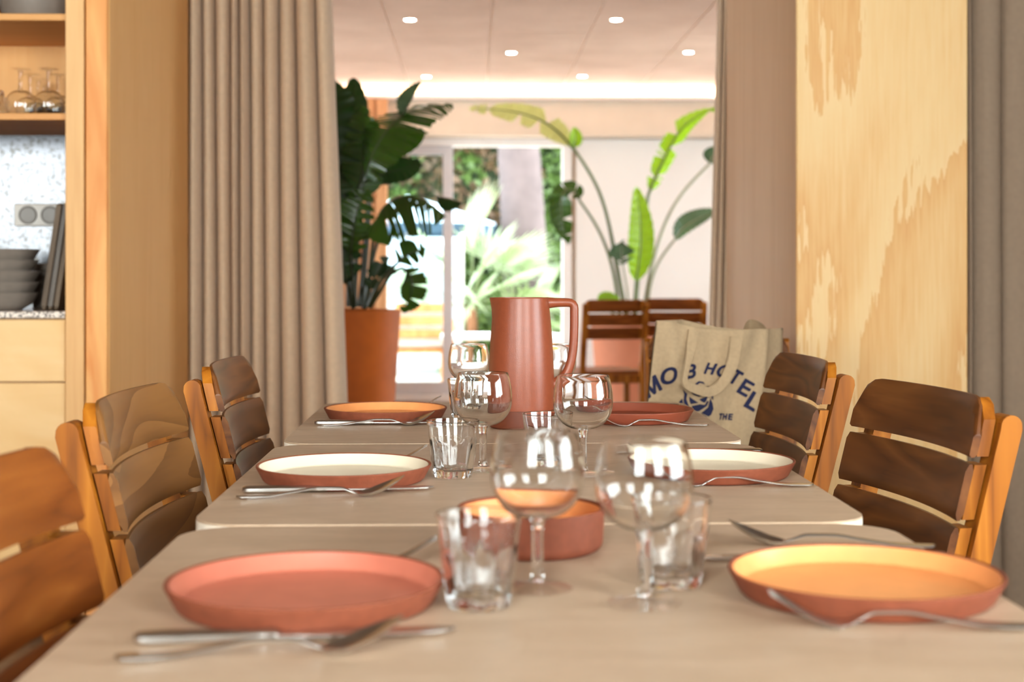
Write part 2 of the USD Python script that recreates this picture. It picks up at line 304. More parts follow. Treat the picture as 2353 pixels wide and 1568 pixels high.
# side and rear walls
def pierced(wx, sg, ya, yb, top, y0, y1, z0, z1, th=0.2):
    xa, xb = sorted((wx, wx-sg*th))
    return [box(xa, xb, ya, y0, 0, top, 0), box(xa, xb, y1, yb, 0, top, 0), box(xa, xb, y0, y1, 0, z0, 0), box(xa, xb, y0, y1, z1, top, 0)]
def side_window(k, label):
    wx, sg, y0, y1, z0, z1, st = SIDE_WINDOWS[k]
    w = thing('window', label, 'window', kind='structure'); xa, xb = sorted((wx-sg*0.14, wx-sg*0.07))
    obj('window_frame', cat_([box(xa, xb, y0, y0+0.05, z0, z1), box(xa, xb, y1-0.05, y1, z0, z1), box(xa, xb, y0, y1, z0, z0+0.05), box(xa, xb, y0, y1, z1-0.05, z1), box(xa, xb, (y0+y1)/2-0.03, (y0+y1)/2+0.03, z0, z1)]), 'frame_white', w, False)
    obj('pane', box(wx-sg*0.105, wx-sg*0.10, y0+0.05, y1-0.05, z0+0.05, z1-0.05, 0), 'window_glass', w, False)
struct('wall_left', cat_([box(LX0-0.2, LX0, -1.35, Y1, 0, 2.55, 0), box(LX0, -2.0, Y1, Y1+0.1, 0, 2.55, 0)]), 'plaster_umber', label='plain plaster wall beyond the open cabinet', cat='wall')
struct('wall_right', cat_(pierced(LX1, -1, -1.35, Y1+1.1, 2.55, *SIDE_WINDOWS[0][2:6])+[box(2.45, LX1, Y1, Y1+0.1, 0, 2.55, 0)]), 'plaster_umber', label='plain plaster side wall beyond the grey-brown curtain', cat='wall')
rw = []
edges = sorted([LX0]+[x for w in REAR_WINDOWS for x in w[:2]]+[LX1])
for i in range(0, len(edges), 2):
    rw.append(box(edges[i], edges[i+1], -1.2, -1.0, 0, 2.55, 0))
for (x0, x1, z0, z1) in REAR_WINDOWS:
    rw += [box(x0, x1, -1.2, -1.0, 0, z0, 0), box(x0, x1, -1.2, -1.0, z1, 2.55, 0)]
struct('wall_rear', cat_(rw), 'plaster_umber', label='plaster wall with three windows behind the viewer', cat='wall')
for k, (x0, x1, z0, z1) in enumerate(REAR_WINDOWS):
    w = thing('window', 'tall white-framed window in the wall behind the tables', 'window', kind='structure', group='windows behind the tables')
    obj('window_frame', cat_([box(x0, x0+0.05, -1.14, -1.06, z0, z1), box(x1-0.05, x1, -1.14, -1.06, z0, z1), box(x0, x1, -1.14, -1.06, z0, z0+0.05), box(x0, x1, -1.14, -1.06, z1-0.05, z1), box((x0+x1)/2-0.03, (x0+x1)/2+0.03, -1.14, -1.06, z0, z1)]), 'frame_white', w, False)
    obj('pane', box(x0+0.05, x1-0.05, -1.105, -1.10, z0+0.05, z1-0.05, 0), 'window_glass', w, False)
side_window(0, 'wide white-framed window in the side wall of the dining room')
side_window(1, 'wide window in the far room wall behind the dark potted plant')
side_window(2, 'wide window in the far room wall beyond the slender potted plant')
# passage masses
wl = thing('wall_partition', 'thick plywood-lined partition left of the passage, narrow orange front edge', 'wall', kind='structure')
obj('jamb_panel', box(XL-0.018, XL, Y1, Y2, 0, 2.55), 'plywood_honey', wl, False)
obj('front_panel', box(-1.074, XL-0.002, Y1-0.018, Y1, 0, 2.55, 0.003), 'plywood_orange', wl, False, label='narrow orange-toned plywood front strip')
obj('core', cat_([box(BX0, XL-0.02, Y2-0.1, Y2, 0, 2.55, 0), box(-1.07, XL-0.02, Y1+0.005, Y2-0.1, 0, 2.55, 0)]), 'plaster_beige', wl, False)
wr = thing('wall_partition', 'thick plywood-clad partition right of the passage with pale grained front', 'wall', kind='structure')
obj('jamb_panel', box(XR, XR+0.018, Y1, Y2, 0, 2.55), 'plywood_panel', wr, False)
obj('front_panel', box(XR-0.002, 1.400, Y1-0.018, Y1, 0, 2.55, 0.003), 'plywood_pale', wr, False, label='pale plywood face with orange grain figure')
obj('end_panel', box(1.382, 1.400, Y1, Y2-0.1, 0, 2.55), 'plywood_panel', wr, False)
obj('core', cat_([box(XR+0.02, BX1, Y2-0.1, Y2, 0, 2.55, 0), box(XR+0.02, 1.38, Y1+0.005, Y2-0.1, 0, 2.55, 0)]), 'plaster_beige', wr, False)
struct('beam', box(XL, XR, Y2-0.06, Y2, 2.36, 2.55, 0), 'plywood_panel', label='plywood lintel over the passage between the rooms', cat='beam')
# the far room
struct('wall_left', cat_(pierced(BX0, 1, Y2, YF, CEIL+0.1, *SIDE_WINDOWS[1][2:6])), 'plaster_beige', label='beige side wall of the far room behind the dark potted plant', cat='wall')
struct('wall_right', cat_(pierced(BX1, -1, Y2, YF, CEIL+0.1, *SIDE_WINDOWS[2][2:6])), 'plaster_beige', label='beige side wall of the far room behind the pale potted plant', cat='wall')
DX0, DX1, WX0, WX1, HEAD = -1.75, 0.80, 0.86, 2.02, 2.10
struct('wall_far', cat_([box(BX0, DX0, YF, YF+0.15, 0, CEIL+0.1, 0), box(WX1, BX1, YF, YF+0.15, 0, CEIL+0.1, 0), box(DX0, WX1, YF, YF+0.15, HEAD, CEIL+0.1, 0), box(DX1, WX0, YF, YF+0.15, 0, HEAD, 0), box(WX0, WX1, YF, YF+0.15, 0, 0.08, 0)]), 'plaster_beige', label='far beige wall pierced by the garden door and blind-covered window', cat='wall')
struct('trim', box(BX0, BX1, YF-0.22, YF-0.002, HEAD+0.002, 2.388, 0.004), 'plaster_beige', label='beige bulkhead above the garden door', cat='bulkhead')
struct('trim', box(BX0, BX1, YF-0.25, YF-0.222, 2.372, 2.406, 0.004), 'plaster_grey', label='grey cornice lip along the top of the bulkhead', cat='trim')
tl = thing('strip_light', 'concealed warm strip light behind the cornice of the far room', 'light')
obj('housing', box(-2.9, 2.9, YF-0.20, YF-0.15, 2.3885, 2.394, 0), 'frame_white', tl, False)
obj('diffuser', box(-2.9, 2.9, YF-0.157, YF-0.152, 2.3945, 2.418, 0.001), 'cove_glow', tl, False)
# sliding garden door
dr = thing('door', 'white-framed sliding glass door open to the garden', 'door', kind='structure')
obj('door_frame', cat_([box(DX0+0.001, DX1-0.001, YF-0.02, YF+0.12, HEAD-0.06, HEAD-0.001), box(DX1-0.075, DX1-0.001, YF-0.018, YF+0.118, 0.05, HEAD-0.06), box(DX0+0.001, DX0+0.06, YF-0.018, YF+0.118, 0.05, HEAD-0.06), box(DX0+0.001, DX1-0.001, YF-0.02, YF+0.12, 0.001, 0.05)]), 'frame_white', dr, False)
sa = obj('sliding_sash', cat_([box(-0.235, -0.155, YF+0.0, YF+0.05, 0.052, HEAD-0.062), box(-1.62, -0.235, YF+0.002, YF+0.048, HEAD-0.13, HEAD-0.063), box(-1.62, -0.235, YF+0.002, YF+0.048, 0.053, 0.15), box(-1.69, -1.62, YF, YF+0.05, 0.052, HEAD-0.062)]), 'frame_grey', dr, False)
obj('pane', box(-1.62, -0.235, YF+0.022, YF+0.028, 0.15, HEAD-0.13, 0), 'window_glass', sa, False)
wd = thing('window', 'far window covered by a bright white roller blind', 'window', kind='structure')
obj('window_frame', cat_([box(WX0, WX0+0.05, YF-0.01, YF+0.1, 0.08, HEAD), box(WX1-0.06, WX1, YF-0.03, YF+0.1, 0.08, HEAD), box(WX0, WX1, YF-0.01, YF+0.1, 0.08, 0.14), box(WX0, WX1, YF-0.01, YF+0.1, HEAD-0.05, HEAD)]), 'frame_white', wd, False)
obj('pane', box(WX0+0.05, WX1-0.06, YF+0.05, YF+0.055, 0.14, HEAD-0.05, 0), 'window_glass', wd, False)
rb = thing('roller_blind', 'white roller blind drawn down behind the pale potted plant', 'blind')
obj('fabric', box(WX0-0.03, WX1-0.08, YF-0.032, YF-0.028, 0.10, HEAD-0.012, 0), 'blind_fabric', rb, False)
obj('bottom_bar', box(WX0-0.03, WX1-0.08, YF-0.040, YF-0.022, 0.085, 0.105), 'frame_white', rb, False)

# recessed spotlights of the far ceiling
SPOTS = [(942, 45), (1416, 45), (1175, 121), (1582, 120), (980, 176), (1338, 175)]
SL = ['left spotlight of the row nearest the passage', 'right spotlight of the row nearest the passage', 'left spotlight of the middle ceiling row', 'right spotlight of the middle ceiling row',
      'left spotlight of the row by the bulkhead', 'right spotlight of the row by the bulkhead']
spot0 = None
for (u, v), lab in zip(SPOTS, SL):
    d = (CEIL-CAM_Z)*F_PX/(HORIZON-v); p = at(u, v, d); loc = (p[0], p[1], CEIL)
    lab = 'small round recessed ceiling lamp, '+lab
    if spot0 is None:
        spot0 = thing('ceiling_spotlight', lab, 'spotlight', loc, 0, 'recessed ceiling spotlights')
        obj('trim_ring', lathe([(0.030, -0.0005), (0.038, -0.004), (0.040, -0.0005), (0.030, -0.0002)], 24), 'frame_white', spot0)
        obj('lens', lathe([(0, -0.003), (0.029, -0.003), (0.029, -0.0006), (0, -0.0006)], 24), 'lamp_glow', spot0, False)
    else: copy_of(spot0, lab, loc)

# ------------------------------------------------------------------ curtains
def curtain_mesh(bounds_top, bounds_bot, y, depth, z0=0.03, z1=2.34, rows=14, seed=0, thick=0.004, phase=1):
    rs = np.random.RandomState(seed); per = 12; nf = len(bounds_top)-1
    amp = depth*(0.75+0.5*rs.rand(nf)); zz = np.linspace(z0, z1, rows)
    T = np.zeros((nf*per+1, rows, 3))
    for r, z in enumerate(zz):
        k = (z1-z)/(z1-z0); bd = np.asarray(bounds_top)*(1-k)+np.asarray(bounds_bot)*k
        for i in range(nf*per+1):
            f = min(i//per, nf-1); t = i/per-f
            wd_ = bd[f+1]-bd[f]; x = bd[f]+wd_*t-0.10*wd_*math.sin(2*math.pi*t)
            yy = y-amp[f]*math.sin(math.pi*t)**0.75*phase+0.006*math.sin(3*z+f*1.7)
            T[i, r] = (x, yy, z)
    B = T.copy(); B[:, :, 1] += thick
    return shell(T, B)
cu = [412, 434, 463, 492, 532, 551, 571, 602, 636, 672, 716, 750]
cb = [412, 434, 466, 500, 536, 556, 576, 608, 644, 694, 752, 806]
tob = lambda l, d: [at(u, 0, d)[0] for u in l]
t = thing('curtain', 'floor-length beige curtain with deep folds left of the passage', 'curtain')
obj('cloth', curtain_mesh(tob(cu, 5.2), tob(cb, 5.2), 5.31, 0.13, seed=3), 'curtain_beige', t, 60)
obj('rail', box(-1.3, -0.35, 5.22, 5.25, 2.345, 2.37), 'frame_white', t, False)
t = thing('curtain', 'narrow edge of a beige curtain showing right of the passage', 'curtain')
obj('cloth', curtain_mesh([0.915, 0.93, 0.945, 0.975, 1.01, 1.05, 1.09], [0.855, 0.875, 0.90, 0.94, 0.99, 1.04, 1.09], 5.24, 0.05, seed=5), 'curtain_beige', t, 60)
obj('rail', box(0.80, 1.2, 5.22, 5.25, 2.345, 2.37), 'frame_white', t, False)
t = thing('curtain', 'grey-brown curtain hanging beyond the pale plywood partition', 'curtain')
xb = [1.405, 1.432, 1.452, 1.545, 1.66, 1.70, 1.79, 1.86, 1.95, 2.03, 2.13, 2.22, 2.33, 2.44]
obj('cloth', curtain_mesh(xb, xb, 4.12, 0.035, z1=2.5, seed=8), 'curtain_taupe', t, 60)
obj('rail', box(1.41, 2.44, 4.10, 4.13, 2.505, 2.53), 'frame_white', t, False)
t = thing('curtain', 'tan curtain bunched at the garden door behind the dark potted plant', 'curtain')
xb = [-1.75, -1.62, -1.5, -1.38, -1.24, -1.1, -0.98, -0.86, -0.76, -0.66]
obj('cloth', curtain_mesh(xb, xb, 11.12, 0.05, z1=2.38, seed=9), 'curtain_tan', t, 60)
obj('rail', box(-1.35, 1.9, 11.10, 11.13, 2.385, 2.41), 'frame_white', t, False)

# ------------------------------------------------------------------ open cabinet on the left
CX0, CX1 = -2.0, -1.129
cab = thing('cabinet', 'built-in plywood cabinet with open shelves over drawers', 'cabinet')
obj('stile', box(CX1, -1.078, Y1-0.02, Y1+0.005, 0, 2.5, 0.002), 'stile_wood', cab, False)
obj('side_panel', box(CX1-0.0, CX1+0.018, Y1+0.006, Y1+0.47, 0, 2.5), 'plywood_panel', cab, False)
obj('side_panel', box(CX0, CX0+0.018, Y1+0.0, Y1+0.47, 0, 2.5), 'plywood_panel', cab, False)
obj('back_panel', box(CX0+0.018, CX1, Y1+0.452, Y1+0.47, 1.47, 2.5), 'plywood_honey', cab, False)
for zt in (1.748, 1.471):
    obj('shelf', box(CX0+0.018, CX1, Y1-0.01, Y1+0.452, zt-0.019, zt, 0.002), 'shelf_wood', cab, False)
obj('base_carcass', box(CX0+0.018, CX1, Y1+0.012, Y1+0.452, 0.06, 0.899), 'plywood_panel', cab, False)
for (za, zb) in ((0.724, 0.896), (0.40, 0.720), (0.08, 0.396)):
    obj('drawer_front', box(CX0+0.02, CX1-0.003, Y1-0.01, Y1+0.010, za, zb, 0.002), 'cabinet_front_wood', cab, False)
obj('worktop', box(CX0+0.018, CX1-0.001, Y1-0.015, Y1+0.44, 0.900, 0.9195, 0.002), 'granite', cab, False, label='speckled grey stone worktop')
obj('backsplash', box(CX0+0.018, CX1-0.001, Y1+0.440, Y1+0.452, 0.92, 1.452, 0), 'speckled_steel', cab, False, label='speckled mirror-like steel backsplash')
sk = thing('power_socket', 'double power socket on the steel backsplash above the worktop', 'socket', (-1.335, Y1+0.439, 1.205))
obj('plate', box(-0.078, 0.068, -0.010, 0.0, -0.035, 0.035, 0.003), 'socket_plastic', sk, False)
for xx in (-0.036, 0.032):
    obj('outlet', rot(lathe([(0.0, 0.0), (0.022, 0.0), (0.024, 0.003), (0.027, 0.003), (0.027, 0.0), (0.029, -0.003), (0, -0.003)], 24), 90, (1, 0, 0), (0, 0, 0)).apply_translation((xx, -0.013, 0)), 'socket_dark', sk)

# ------------------------------------------------------------------ glassware, crockery, cutlery builders
def wineglass_bowl():
    up = lambda w, z: (w*math.sqrt(1-((z-0.0995)/0.072)**2), z)
    o = [(0, 0.0640), (0.004, 0.0638)]+[(0.0075+0.0335*math.sin(a), 0.0995-0.0365*math.cos(a)) for a in np.linspace(0.12, 1.5, 14)]
    o += [up(0.041, z) for z in (0.102, 0.108, 0.114, 0.120, 0.126, 0.131, 0.1360)]+[(0.0347, 0.1370), (0.0341, 0.1366)]
    i = [up(0.0399, z) for z in (0.131, 0.126, 0.120, 0.114, 0.108, 0.102)]
    i += [(0.0075+0.0323*math.sin(a), 0.0998-0.0347*math.cos(a)) for a in np.linspace(1.5, 0.12, 14)]
    return lathe(o+i+[(0.004, 0.0656), (0, 0.0655)], 64)
def wineglass_stem():
    return lathe([(0, 0.0072), (0.0068, 0.0074), (0.0058, 0.0105), (0.0051, 0.020), (0.0051, 0.050), (0.0058, 0.057), (0.0070, 0.0612), (0.0066, 0.0626), (0.0035, 0.0634), (0, 0.0635)], 32)
def wineglass_foot():
    return lathe([(0, 0.0004), (0.0290, 0.0004), (0.0308, 0.0010), (0.0308, 0.0022), (0.021, 0.0036), (0.010, 0.0058), (0.0062, 0.0071), (0, 0.0070)], 56)
def tumbler():
    def mod(th, r, z):
        k = np.clip((0.052-z)/0.010, 0, 1)*np.clip((z-0.002)/0.004, 0, 1)
        s = abs(np.sin(th*5.0)); return r*(1+k*(0.030-0.105*(1-s)**2))
    o = [(0, 0.0015), (0.020, 0.0012), (0.0235, 0), (0.0252, 0.0012), (0.0258, 0.004), (0.0272, 0.012), (0.0290, 0.024), (0.0306, 0.036), (0.0316, 0.044), (0.0322, 0.050), (0.0328, 0.054), (0.0337, 0.061), (0.0350, 0.071), (0.0359, 0.0765)]
    i = [(0.0356, 0.0775), (0.0346, 0.0768), (0.0335, 0.068), (0.0318, 0.056), (0.0305, 0.046), (0.0285, 0.034), (0.0265, 0.022), (0.0245, 0.013), (0.020, 0.0105), (0, 0.0100)]
    no = len(o); state = {'k': 0}
    def mod2(th, r, z):
        state['k'] += 1
        return mod(th, r, z) if state['k'] < no else np.full(len(th), r)
    return lathe(o+i, 108, mod2)
def plate_meshes():
    body = [(0, 0), (0.0985, 0), (0.1040, 0.0010), (0.1075, 0.0040), (0.1164, 0.0205), (0.1162, 0.0220), (0.1148, 0.0226), (0.1132, 0.0216), (0.1072, 0.0074), (0.1035, 0.0046), (0, 0.0042)]
    gl = [(0, 0.0043), (0.1032, 0.0047), (0.1068, 0.0075), (0.1126, 0.0212), (0.1118, 0.0215), (0.1058, 0.0086), (0.1020, 0.0058), (0, 0.0054)]
    return lathe(body, 96), lathe(gl, 96)
def bowl_meshes():
    body = [(0, 0), (0.060, 0)]+arc(0.0625, 0.010, 0.0105, -85, 0, 6)+[(0.0738, 0.025), (0.0742, 0.0410), (0.0732, 0.0425), (0.0712, 0.0418), (0.0705, 0.018), (0.064, 0.0070), (0, 0.0055)]
    gl = [(0, 0.0056), (0.0635, 0.0072), (0.0702, 0.018), (0.0706, 0.0400), (0.0698, 0.0402), (0.0692, 0.019), (0.0628, 0.0088), (0, 0.0072)]
    return lathe(body, 80), lathe(gl, 80)
TAB = 0.75
def onT(u, v): return at(u, v, (CAM_Z-TAB)*F_PX/(v-HORIZON))

# ------------------------------------------------------------------ three tables in a row
def table(label, x0, x1, y0, y1):
    cx, cy = (x0+x1)/2, (y0+y1)/2; w, l = (x1-x0)/2, (y1-y0)/2
    t = thing('dining_table', label, 'table', (cx, cy, 0), 0, 'row of square dining tables')
    sh = Polygon([(-w+.06, -l+.06), (w-.06, -l+.06), (w-.06, l-.06), (-w+.06, l-.06)]).buffer(0.06, quad_segs=8)
    obj('tabletop', mv(trimesh.creation.extrude_polygon(sh.buffer(-0.0006), 0.0025, engine='earcut'), z=TAB-0.0025), 'table_laminate', t, 30)
    obj('edge_band', mv(trimesh.creation.extrude_polygon(sh, 0.0215, engine='earcut'), z=TAB-0.0241), 'table_edge_white', t, 30, label='pale cream table edge')
    obj('column', lathe([(0, 0.02), (0.035, 0.02), (0.035, TAB-0.05), (0, TAB-0.05)], 24), 'table_metal', t)
    obj('top_plate', box(-0.16, 0.16, -0.16, 0.16, TAB-0.05, TAB-0.0242), 'table_metal', t, False)
    obj('foot_plate', box(-0.22, 0.22, -0.22, 0.22, 0.0, 0.02, 0.004), 'table_metal', t, False)
    return t
TX0, TX1 = -0.314, 0.449
table('front table of the row, nearest, set with pink and peach plates', TX0+0.004, TX1+0.006, 0.815, 1.562)
table('middle table of the row, set with two cream plates', TX0, TX1, 1.572, 2.305)
table('far table of the row carrying the terracotta jug', TX0+0.002, TX1, 2.312, 3.045)

# ------------------------------------------------------------------ chairs
def chair_parts(t, sw='chair_slat_wood'):
    W = 0.192; lean = math.radians(14.0); z0, x0 = 0.46, -0.185
    bx = lambda z: x0-(z-z0)*math.tan(lean)
    def slat(za, zb, rtop=0.0, rbot=0.0):
        nu, nv = 25, 9; Ft = np.zeros((nu, nv, 3)); Bk = Ft.copy()
        for i, y in enumerate(np.linspace(-W+0.004, W-0.004, nu)):
            e = W-0.004-abs(y)
            cut = lambda r: (r-math.sqrt(max(r*r-(r-e)**2, 0))) if (r > 0 and e < r) else 0.0
            a, b = za+cut(rbot), zb-cut(rtop)
            for j, s in enumerate(np.linspace(0, 1, nv)):
                z = a+(b-a)*s; q = (y/W)**2
                rnd = 0.0035*max(0, (abs(s-0.5)*2-0.75)/0.25)**2
                Ft[i, j] = (bx(z)-0.022*(1-q)-rnd, y, z); Bk[i, j] = (bx(z)-0.011-0.022*(1-q)+rnd, y, z)
        m = shell(Ft, Bk); return m
    zt = 0.869
    def blocks(za, zb, parent, rtop=0.0):
        for s in (-1, 1):
            y0, y1 = sorted((s*(W-0.005), s*(W-0.034))); pts = []
            for z in ([za+0.001, zb-0.001] if not rtop else [za+0.001, zb-rtop*0.62, zb-rtop*0.22, zb-0.002]):
                yo = W-0.005
                if rtop and z > zb-rtop: yo = W-0.004-(rtop-math.sqrt(max(rtop**2-(z-(zb-rtop))**2, 0)))-0.001
                for xx in (-0.0122, -0.0282):
                    pts += [(bx(z)+xx, s*yo, z), (bx(z)+xx, s*min(W-0.040, yo-0.004), z)]
            obj('end_block', trimesh.convex.convex_hull(np.array(pts)), 'chair_frame_wood', parent, 30)
    for za, zb, r in ((zt-0.075, zt, 0.045), (zt-0.1545, zt-0.0835, 0.0), (zt-0.234, zt-0.163, 0.0)):
        sl = obj('back_slat', slat(za, zb, rtop=r), sw, t, 40); blocks(za, zb, sl, r)
    for s in (-1, 1):
        # rear leg runs up as the post behind the slats
        y = s*(W-0.012)
        prof = [(0.030-0.25, 0.0), (bx(0.46)-0.0287, 0.44), (bx(0.50)-0.0287, 0.50), (bx(zt-0.028)-0.0287, zt-0.028)]
        front = [(x, z) for x, z in prof]; back = [(x-0.029, z) for x, z in prof]
        tip = arc(0, 0, 0.0145, 20, 160, 8); cx, cz = prof[-1][0]-0.0145, prof[-1][1]-0.008
        poly = Polygon(front[:-1]+[(front[-1][0]+0.0005, front[-1][1]-0.012)]+[(cx+a, cz+b) for a, b in tip]+[(back[-1][0], back[-1][1]-0.012)]+back[:-1][::-1])
        m = trimesh.creation.extrude_polygon(poly.buffer(-0.003).buffer(0.003), 0.034, engine='earcut')
        V = m.vertices.copy(); m.vertices = np.stack([V[:, 0], V[:, 2]-0.017+y, V[:, 1]], 1); m.invert()
        obj('rear_leg', m, 'chair_frame_wood', t, 30)
        obj('front_leg', box(0.165, 0.200, y-0.017, y+0.017, 0, 0.425, 0.004), 'chair_frame_wood', t, 30)
        obj('side_rail', box(bx(0.42)-0.034, 0.165, y-0.012, y+0.012, 0.375, 0.425, 0.003), 'chair_frame_wood', t, 30)
        obj('stretcher', box(-0.215, 0.165, y-0.009, y+0.009, 0.16, 0.19, 0.003), 'chair_frame_wood', t, 30)
    obj('front_rail', box(0.170, 0.194, -W+0.03, W-0.03, 0.375, 0.425, 0.003), 'chair_frame_wood', t, 30)
    obj('back_rail', box(bx(0.42)-0.052, bx(0.42)-0.0300, -W+0.03, W-0.03, 0.375, 0.425, 0.003), 'chair_frame_wood', t, 30)
    nu, nv = 15, 21; T = np.zeros((nu, nv, 3))
    for i, x in enumerate(np.linspace(-0.195, 0.215, nu)):
        for j, y in enumerate(np.linspace(-W-0.004, W+0.004, nv)):
            T[i, j] = (x, y, 0.447-0.010*(1-(y/W)**2)*(1-((x-0.01)/0.21)**2))
    B = T.copy(); B[:, :, 2] = 0.4255
    obj('seat', shell(T, B), sw, t, 30)
CHAIRS = [
    ('wooden slat-back chair cut by the left edge beside the pink plate', (-0.105, 1.150, 0), -3.0),
    ('wavy-grained light brown slat-back chair with thick golden post, left of the middle table', (-0.155, 1.905, 0), -2.5),
    ('brown slat-back chair before the beige curtain, left of the far table', (-0.143, 2.585, 0), -0.5),
    ('dark brown slat-back chair with sunlit golden posts, right of the middle table', (0.333, 1.925, 0), 188.0),
    ('dark brown slat-back chair beside the canvas bag, right of the far table', (0.327, 2.665, 0), 182.5),
    ('slat-back chair carrying the printed canvas bag, mostly hidden by it', (0.655, 3.545, 0), -92.0),
    ('wooden chair seen from behind, standing left of its twin by the pale potted plant', (0.795, 8.55, 0), 97.0),
    ('wooden chair seen from behind the canvas bag top, right of its twin', (1.255, 8.95, 0), 86.0),
    ('wooden chair of which only a corner shows beside the narrow curtain edge', (1.70, 9.6, 0), 150.0),
]
ch0 = None
OWN = {0: 'slat_amber', 1: 'slat_wavy', 6: 'slat_amber'}; far0 = None
for kc, (lab, loc, rz) in enumerate(CHAIRS):
    if kc in OWN:
        t = thing('dining_chair', lab, 'chair', loc, rz, 'wooden slat-back dining chairs'); chair_parts(t, OWN[kc]); far0 = t; continue
    if kc > 6: copy_of(far0, lab, loc, rz); continue
    if ch0 is None:
        ch0 = thing('dining_chair', lab, 'chair', loc, rz, 'wooden slat-back dining chairs'); chair_parts(ch0)
    else: copy_of(ch0, lab, loc, rz)

# ------------------------------------------------------------------ crockery on the tables
pb, pg = plate_meshes()
PL = [((-0.139, 1.195), 'glaze_pink', 'terracotta plate with matte pink inside, on the front table'),
      ((0.3376, 1.215), 'glaze_orange', 'terracotta plate with glossy peach-orange inside, on the front table'),
      ((-0.171, 1.905), 'glaze_cream', 'cream-glazed terracotta plate beside the tumbler, left on the middle table'),
      ((0.325, 1.942), 'glaze_cream', 'cream-glazed terracotta plate half behind a wine glass, right on the middle table'),
      ((-0.164, 2.705), 'glaze_orange', 'terracotta plate with orange inside on the far table, by the beige curtain'),
      ((0.2996, 2.668), 'glaze_rust', 'all rust-brown plate on the far table in front of the bag')]
for (x, y), g, lab in PL:
    t = thing('dinner_plate', lab, 'plate', (x, y, TAB), RNG.uniform(0, 360), 'terracotta dinner plates')
    obj('body', pb, 'terracotta_clay' if g != 'glaze_rust' else 'glaze_rust', t, 40); obj('glazed_inside', pg, g, t, 40)
bb, bg = bowl_meshes()
t = thing('bowl', 'round terracotta bowl with orange glazed inside behind the front wine glass', 'bowl', (at(1219, 1250, 1.43)[0], 1.43, TAB))
obj('body', bb, 'terracotta_clay', t, 40); obj('glazed_inside', bg, 'glaze_orange', t, 40)
# jug
jx, jy = at(1198, 985, 2.55)[:2]
jug = thing('jug', 'tall matte terracotta jug with squared handle on the far table', 'jug', (jx, jy, TAB))
def jug_mod(th, r, z):
    k = np.clip((z-0.195)/0.038, 0, 1)**2; dth = (th-math.pi+math.pi) % (2*math.pi)-math.pi
    a = np.abs(((th-math.pi+math.pi) % (2*math.pi))-math.pi)
    return r+0.006*k*np.exp(-(a/0.30)**2)
po = [(0, 0.0335), (0.0584, 0.0335), (0.0588, 0.040), (0.0588, 0.075), (0.0584, 0.100), (0.0575, 0.125), (0.0560, 0.150), (0.0542, 0.175), (0.0524, 0.195), (0.0508, 0.212), (0.0498, 0.225), (0.0494, 0.2310), (0.0486, 0.2328), (0.0472, 0.2326), (0.0464, 0.228), (0.0475, 0.21), (0.051, 0.17), (0.054, 0.10), (0.054, 0.045), (0, 0.042)]
# spout faces -x : angle pi
obj('body', lathe(po, 96, lambda th, r, z: r+0.008*(np.clip((z-0.185)/0.047, 0, 1)**2)*np.exp(-((np.abs(th-math.pi))/0.32)**2) if r > 0.03 else np.full(len(th), r)), 'jug_glaze', jug, 40)
obj('foot_band', lathe([(0, 0), (0.054, 0), (0.0572, 0.003), (0.0582, 0.012), (0.0584, 0.0333), (0, 0.0333)], 96), 'jug_clay', jug, 40, label='darker unglazed clay foot')
hp = [(0.044, 0, 0.2230), (0.058, 0, 0.2235), (0.072, 0, 0.2238), (0.0840, 0, 0.2236), (0.0905, 0, 0.2222), (0.0942, 0, 0.2180), (0.0950, 0, 0.2110), (0.0950, 0, 0.198), (0.0948, 0, 0.178), (0.0940, 0, 0.155), (0.0915, 0, 0.130), (0.0860, 0, 0.108), (0.076, 0, 0.090), (0.056, 0, 0.076)]
obj('handle', tube(hp, [0.0105, 0.0085, 0.0078, 0.0078, 0.0078, 0.0078, 0.0078, 0.0078, 0.008, 0.0085, 0.0095, 0.011], 16, 48, flat=1.0), 'jug_glaze', jug, 60)
# wine glasses
WG = [((1235, 1355), 'wine glass in front of the orange bowl, on the front table'), ((1480, 1390), 'wine glass nearest the viewer, in front of the front table tumbler'),
      (at(1110, 1080, 1.995), 'wine glass left of the jug on the middle table, behind a tumbler'), (at(1340, 1092, 1.95), 'wine glass right of the jug on the middle table'),
      (at(1077, 960, 2.80), 'small-looking wine glass left of the jug on the far table'), (at(1276, 960, 2.80), 'wine glass mostly hidden behind the jug handle')]
wg0 = None
for p, lab in WG:
    p = onT(*p) if len(p) == 2 else p; loc = (p[0], p[1], TAB)
    if wg0 is None:
        wg0 = thing('wine_glass', lab, 'wine glass', loc, 0, 'round wine glasses on the tables'); obj('bowl', wineglass_bowl(), 'clear_glass', wg0, 45); obj('stem', wineglass_stem(), 'clear_glass', wg0, 45); obj('foot', wineglass_foot(), 'thin_glass', wg0, 45)
    else: copy_of(wg0, lab, loc)
TG = [(at(1100, 1395, 1.183), 'faceted glass tumbler beside the pink plate on the front table'), (at(1543, 1355, 1.262), 'faceted glass tumbler behind the nearest wine glass'),
      (onT(1041, 1097), 'faceted glass tumbler beside the cream plate on the middle table'), (at(1258, 1080, 2.02), 'faceted glass tumbler in front of the jug foot'),
      (at(1071, 963, 2.68), 'faceted glass tumbler left of the jug on the far table')]
tg0 = None
for p, lab in TG:
    loc = (p[0], p[1], TAB)
    if tg0 is None:
        tg0 = thing('tumbler', lab, 'tumbler', loc, 8, 'faceted tumblers on the tables'); obj('glass_body', tumbler(), 'clear_glass', tg0, 25)
    else: copy_of(tg0, lab, loc, 8+RNG.uniform(0, 40))

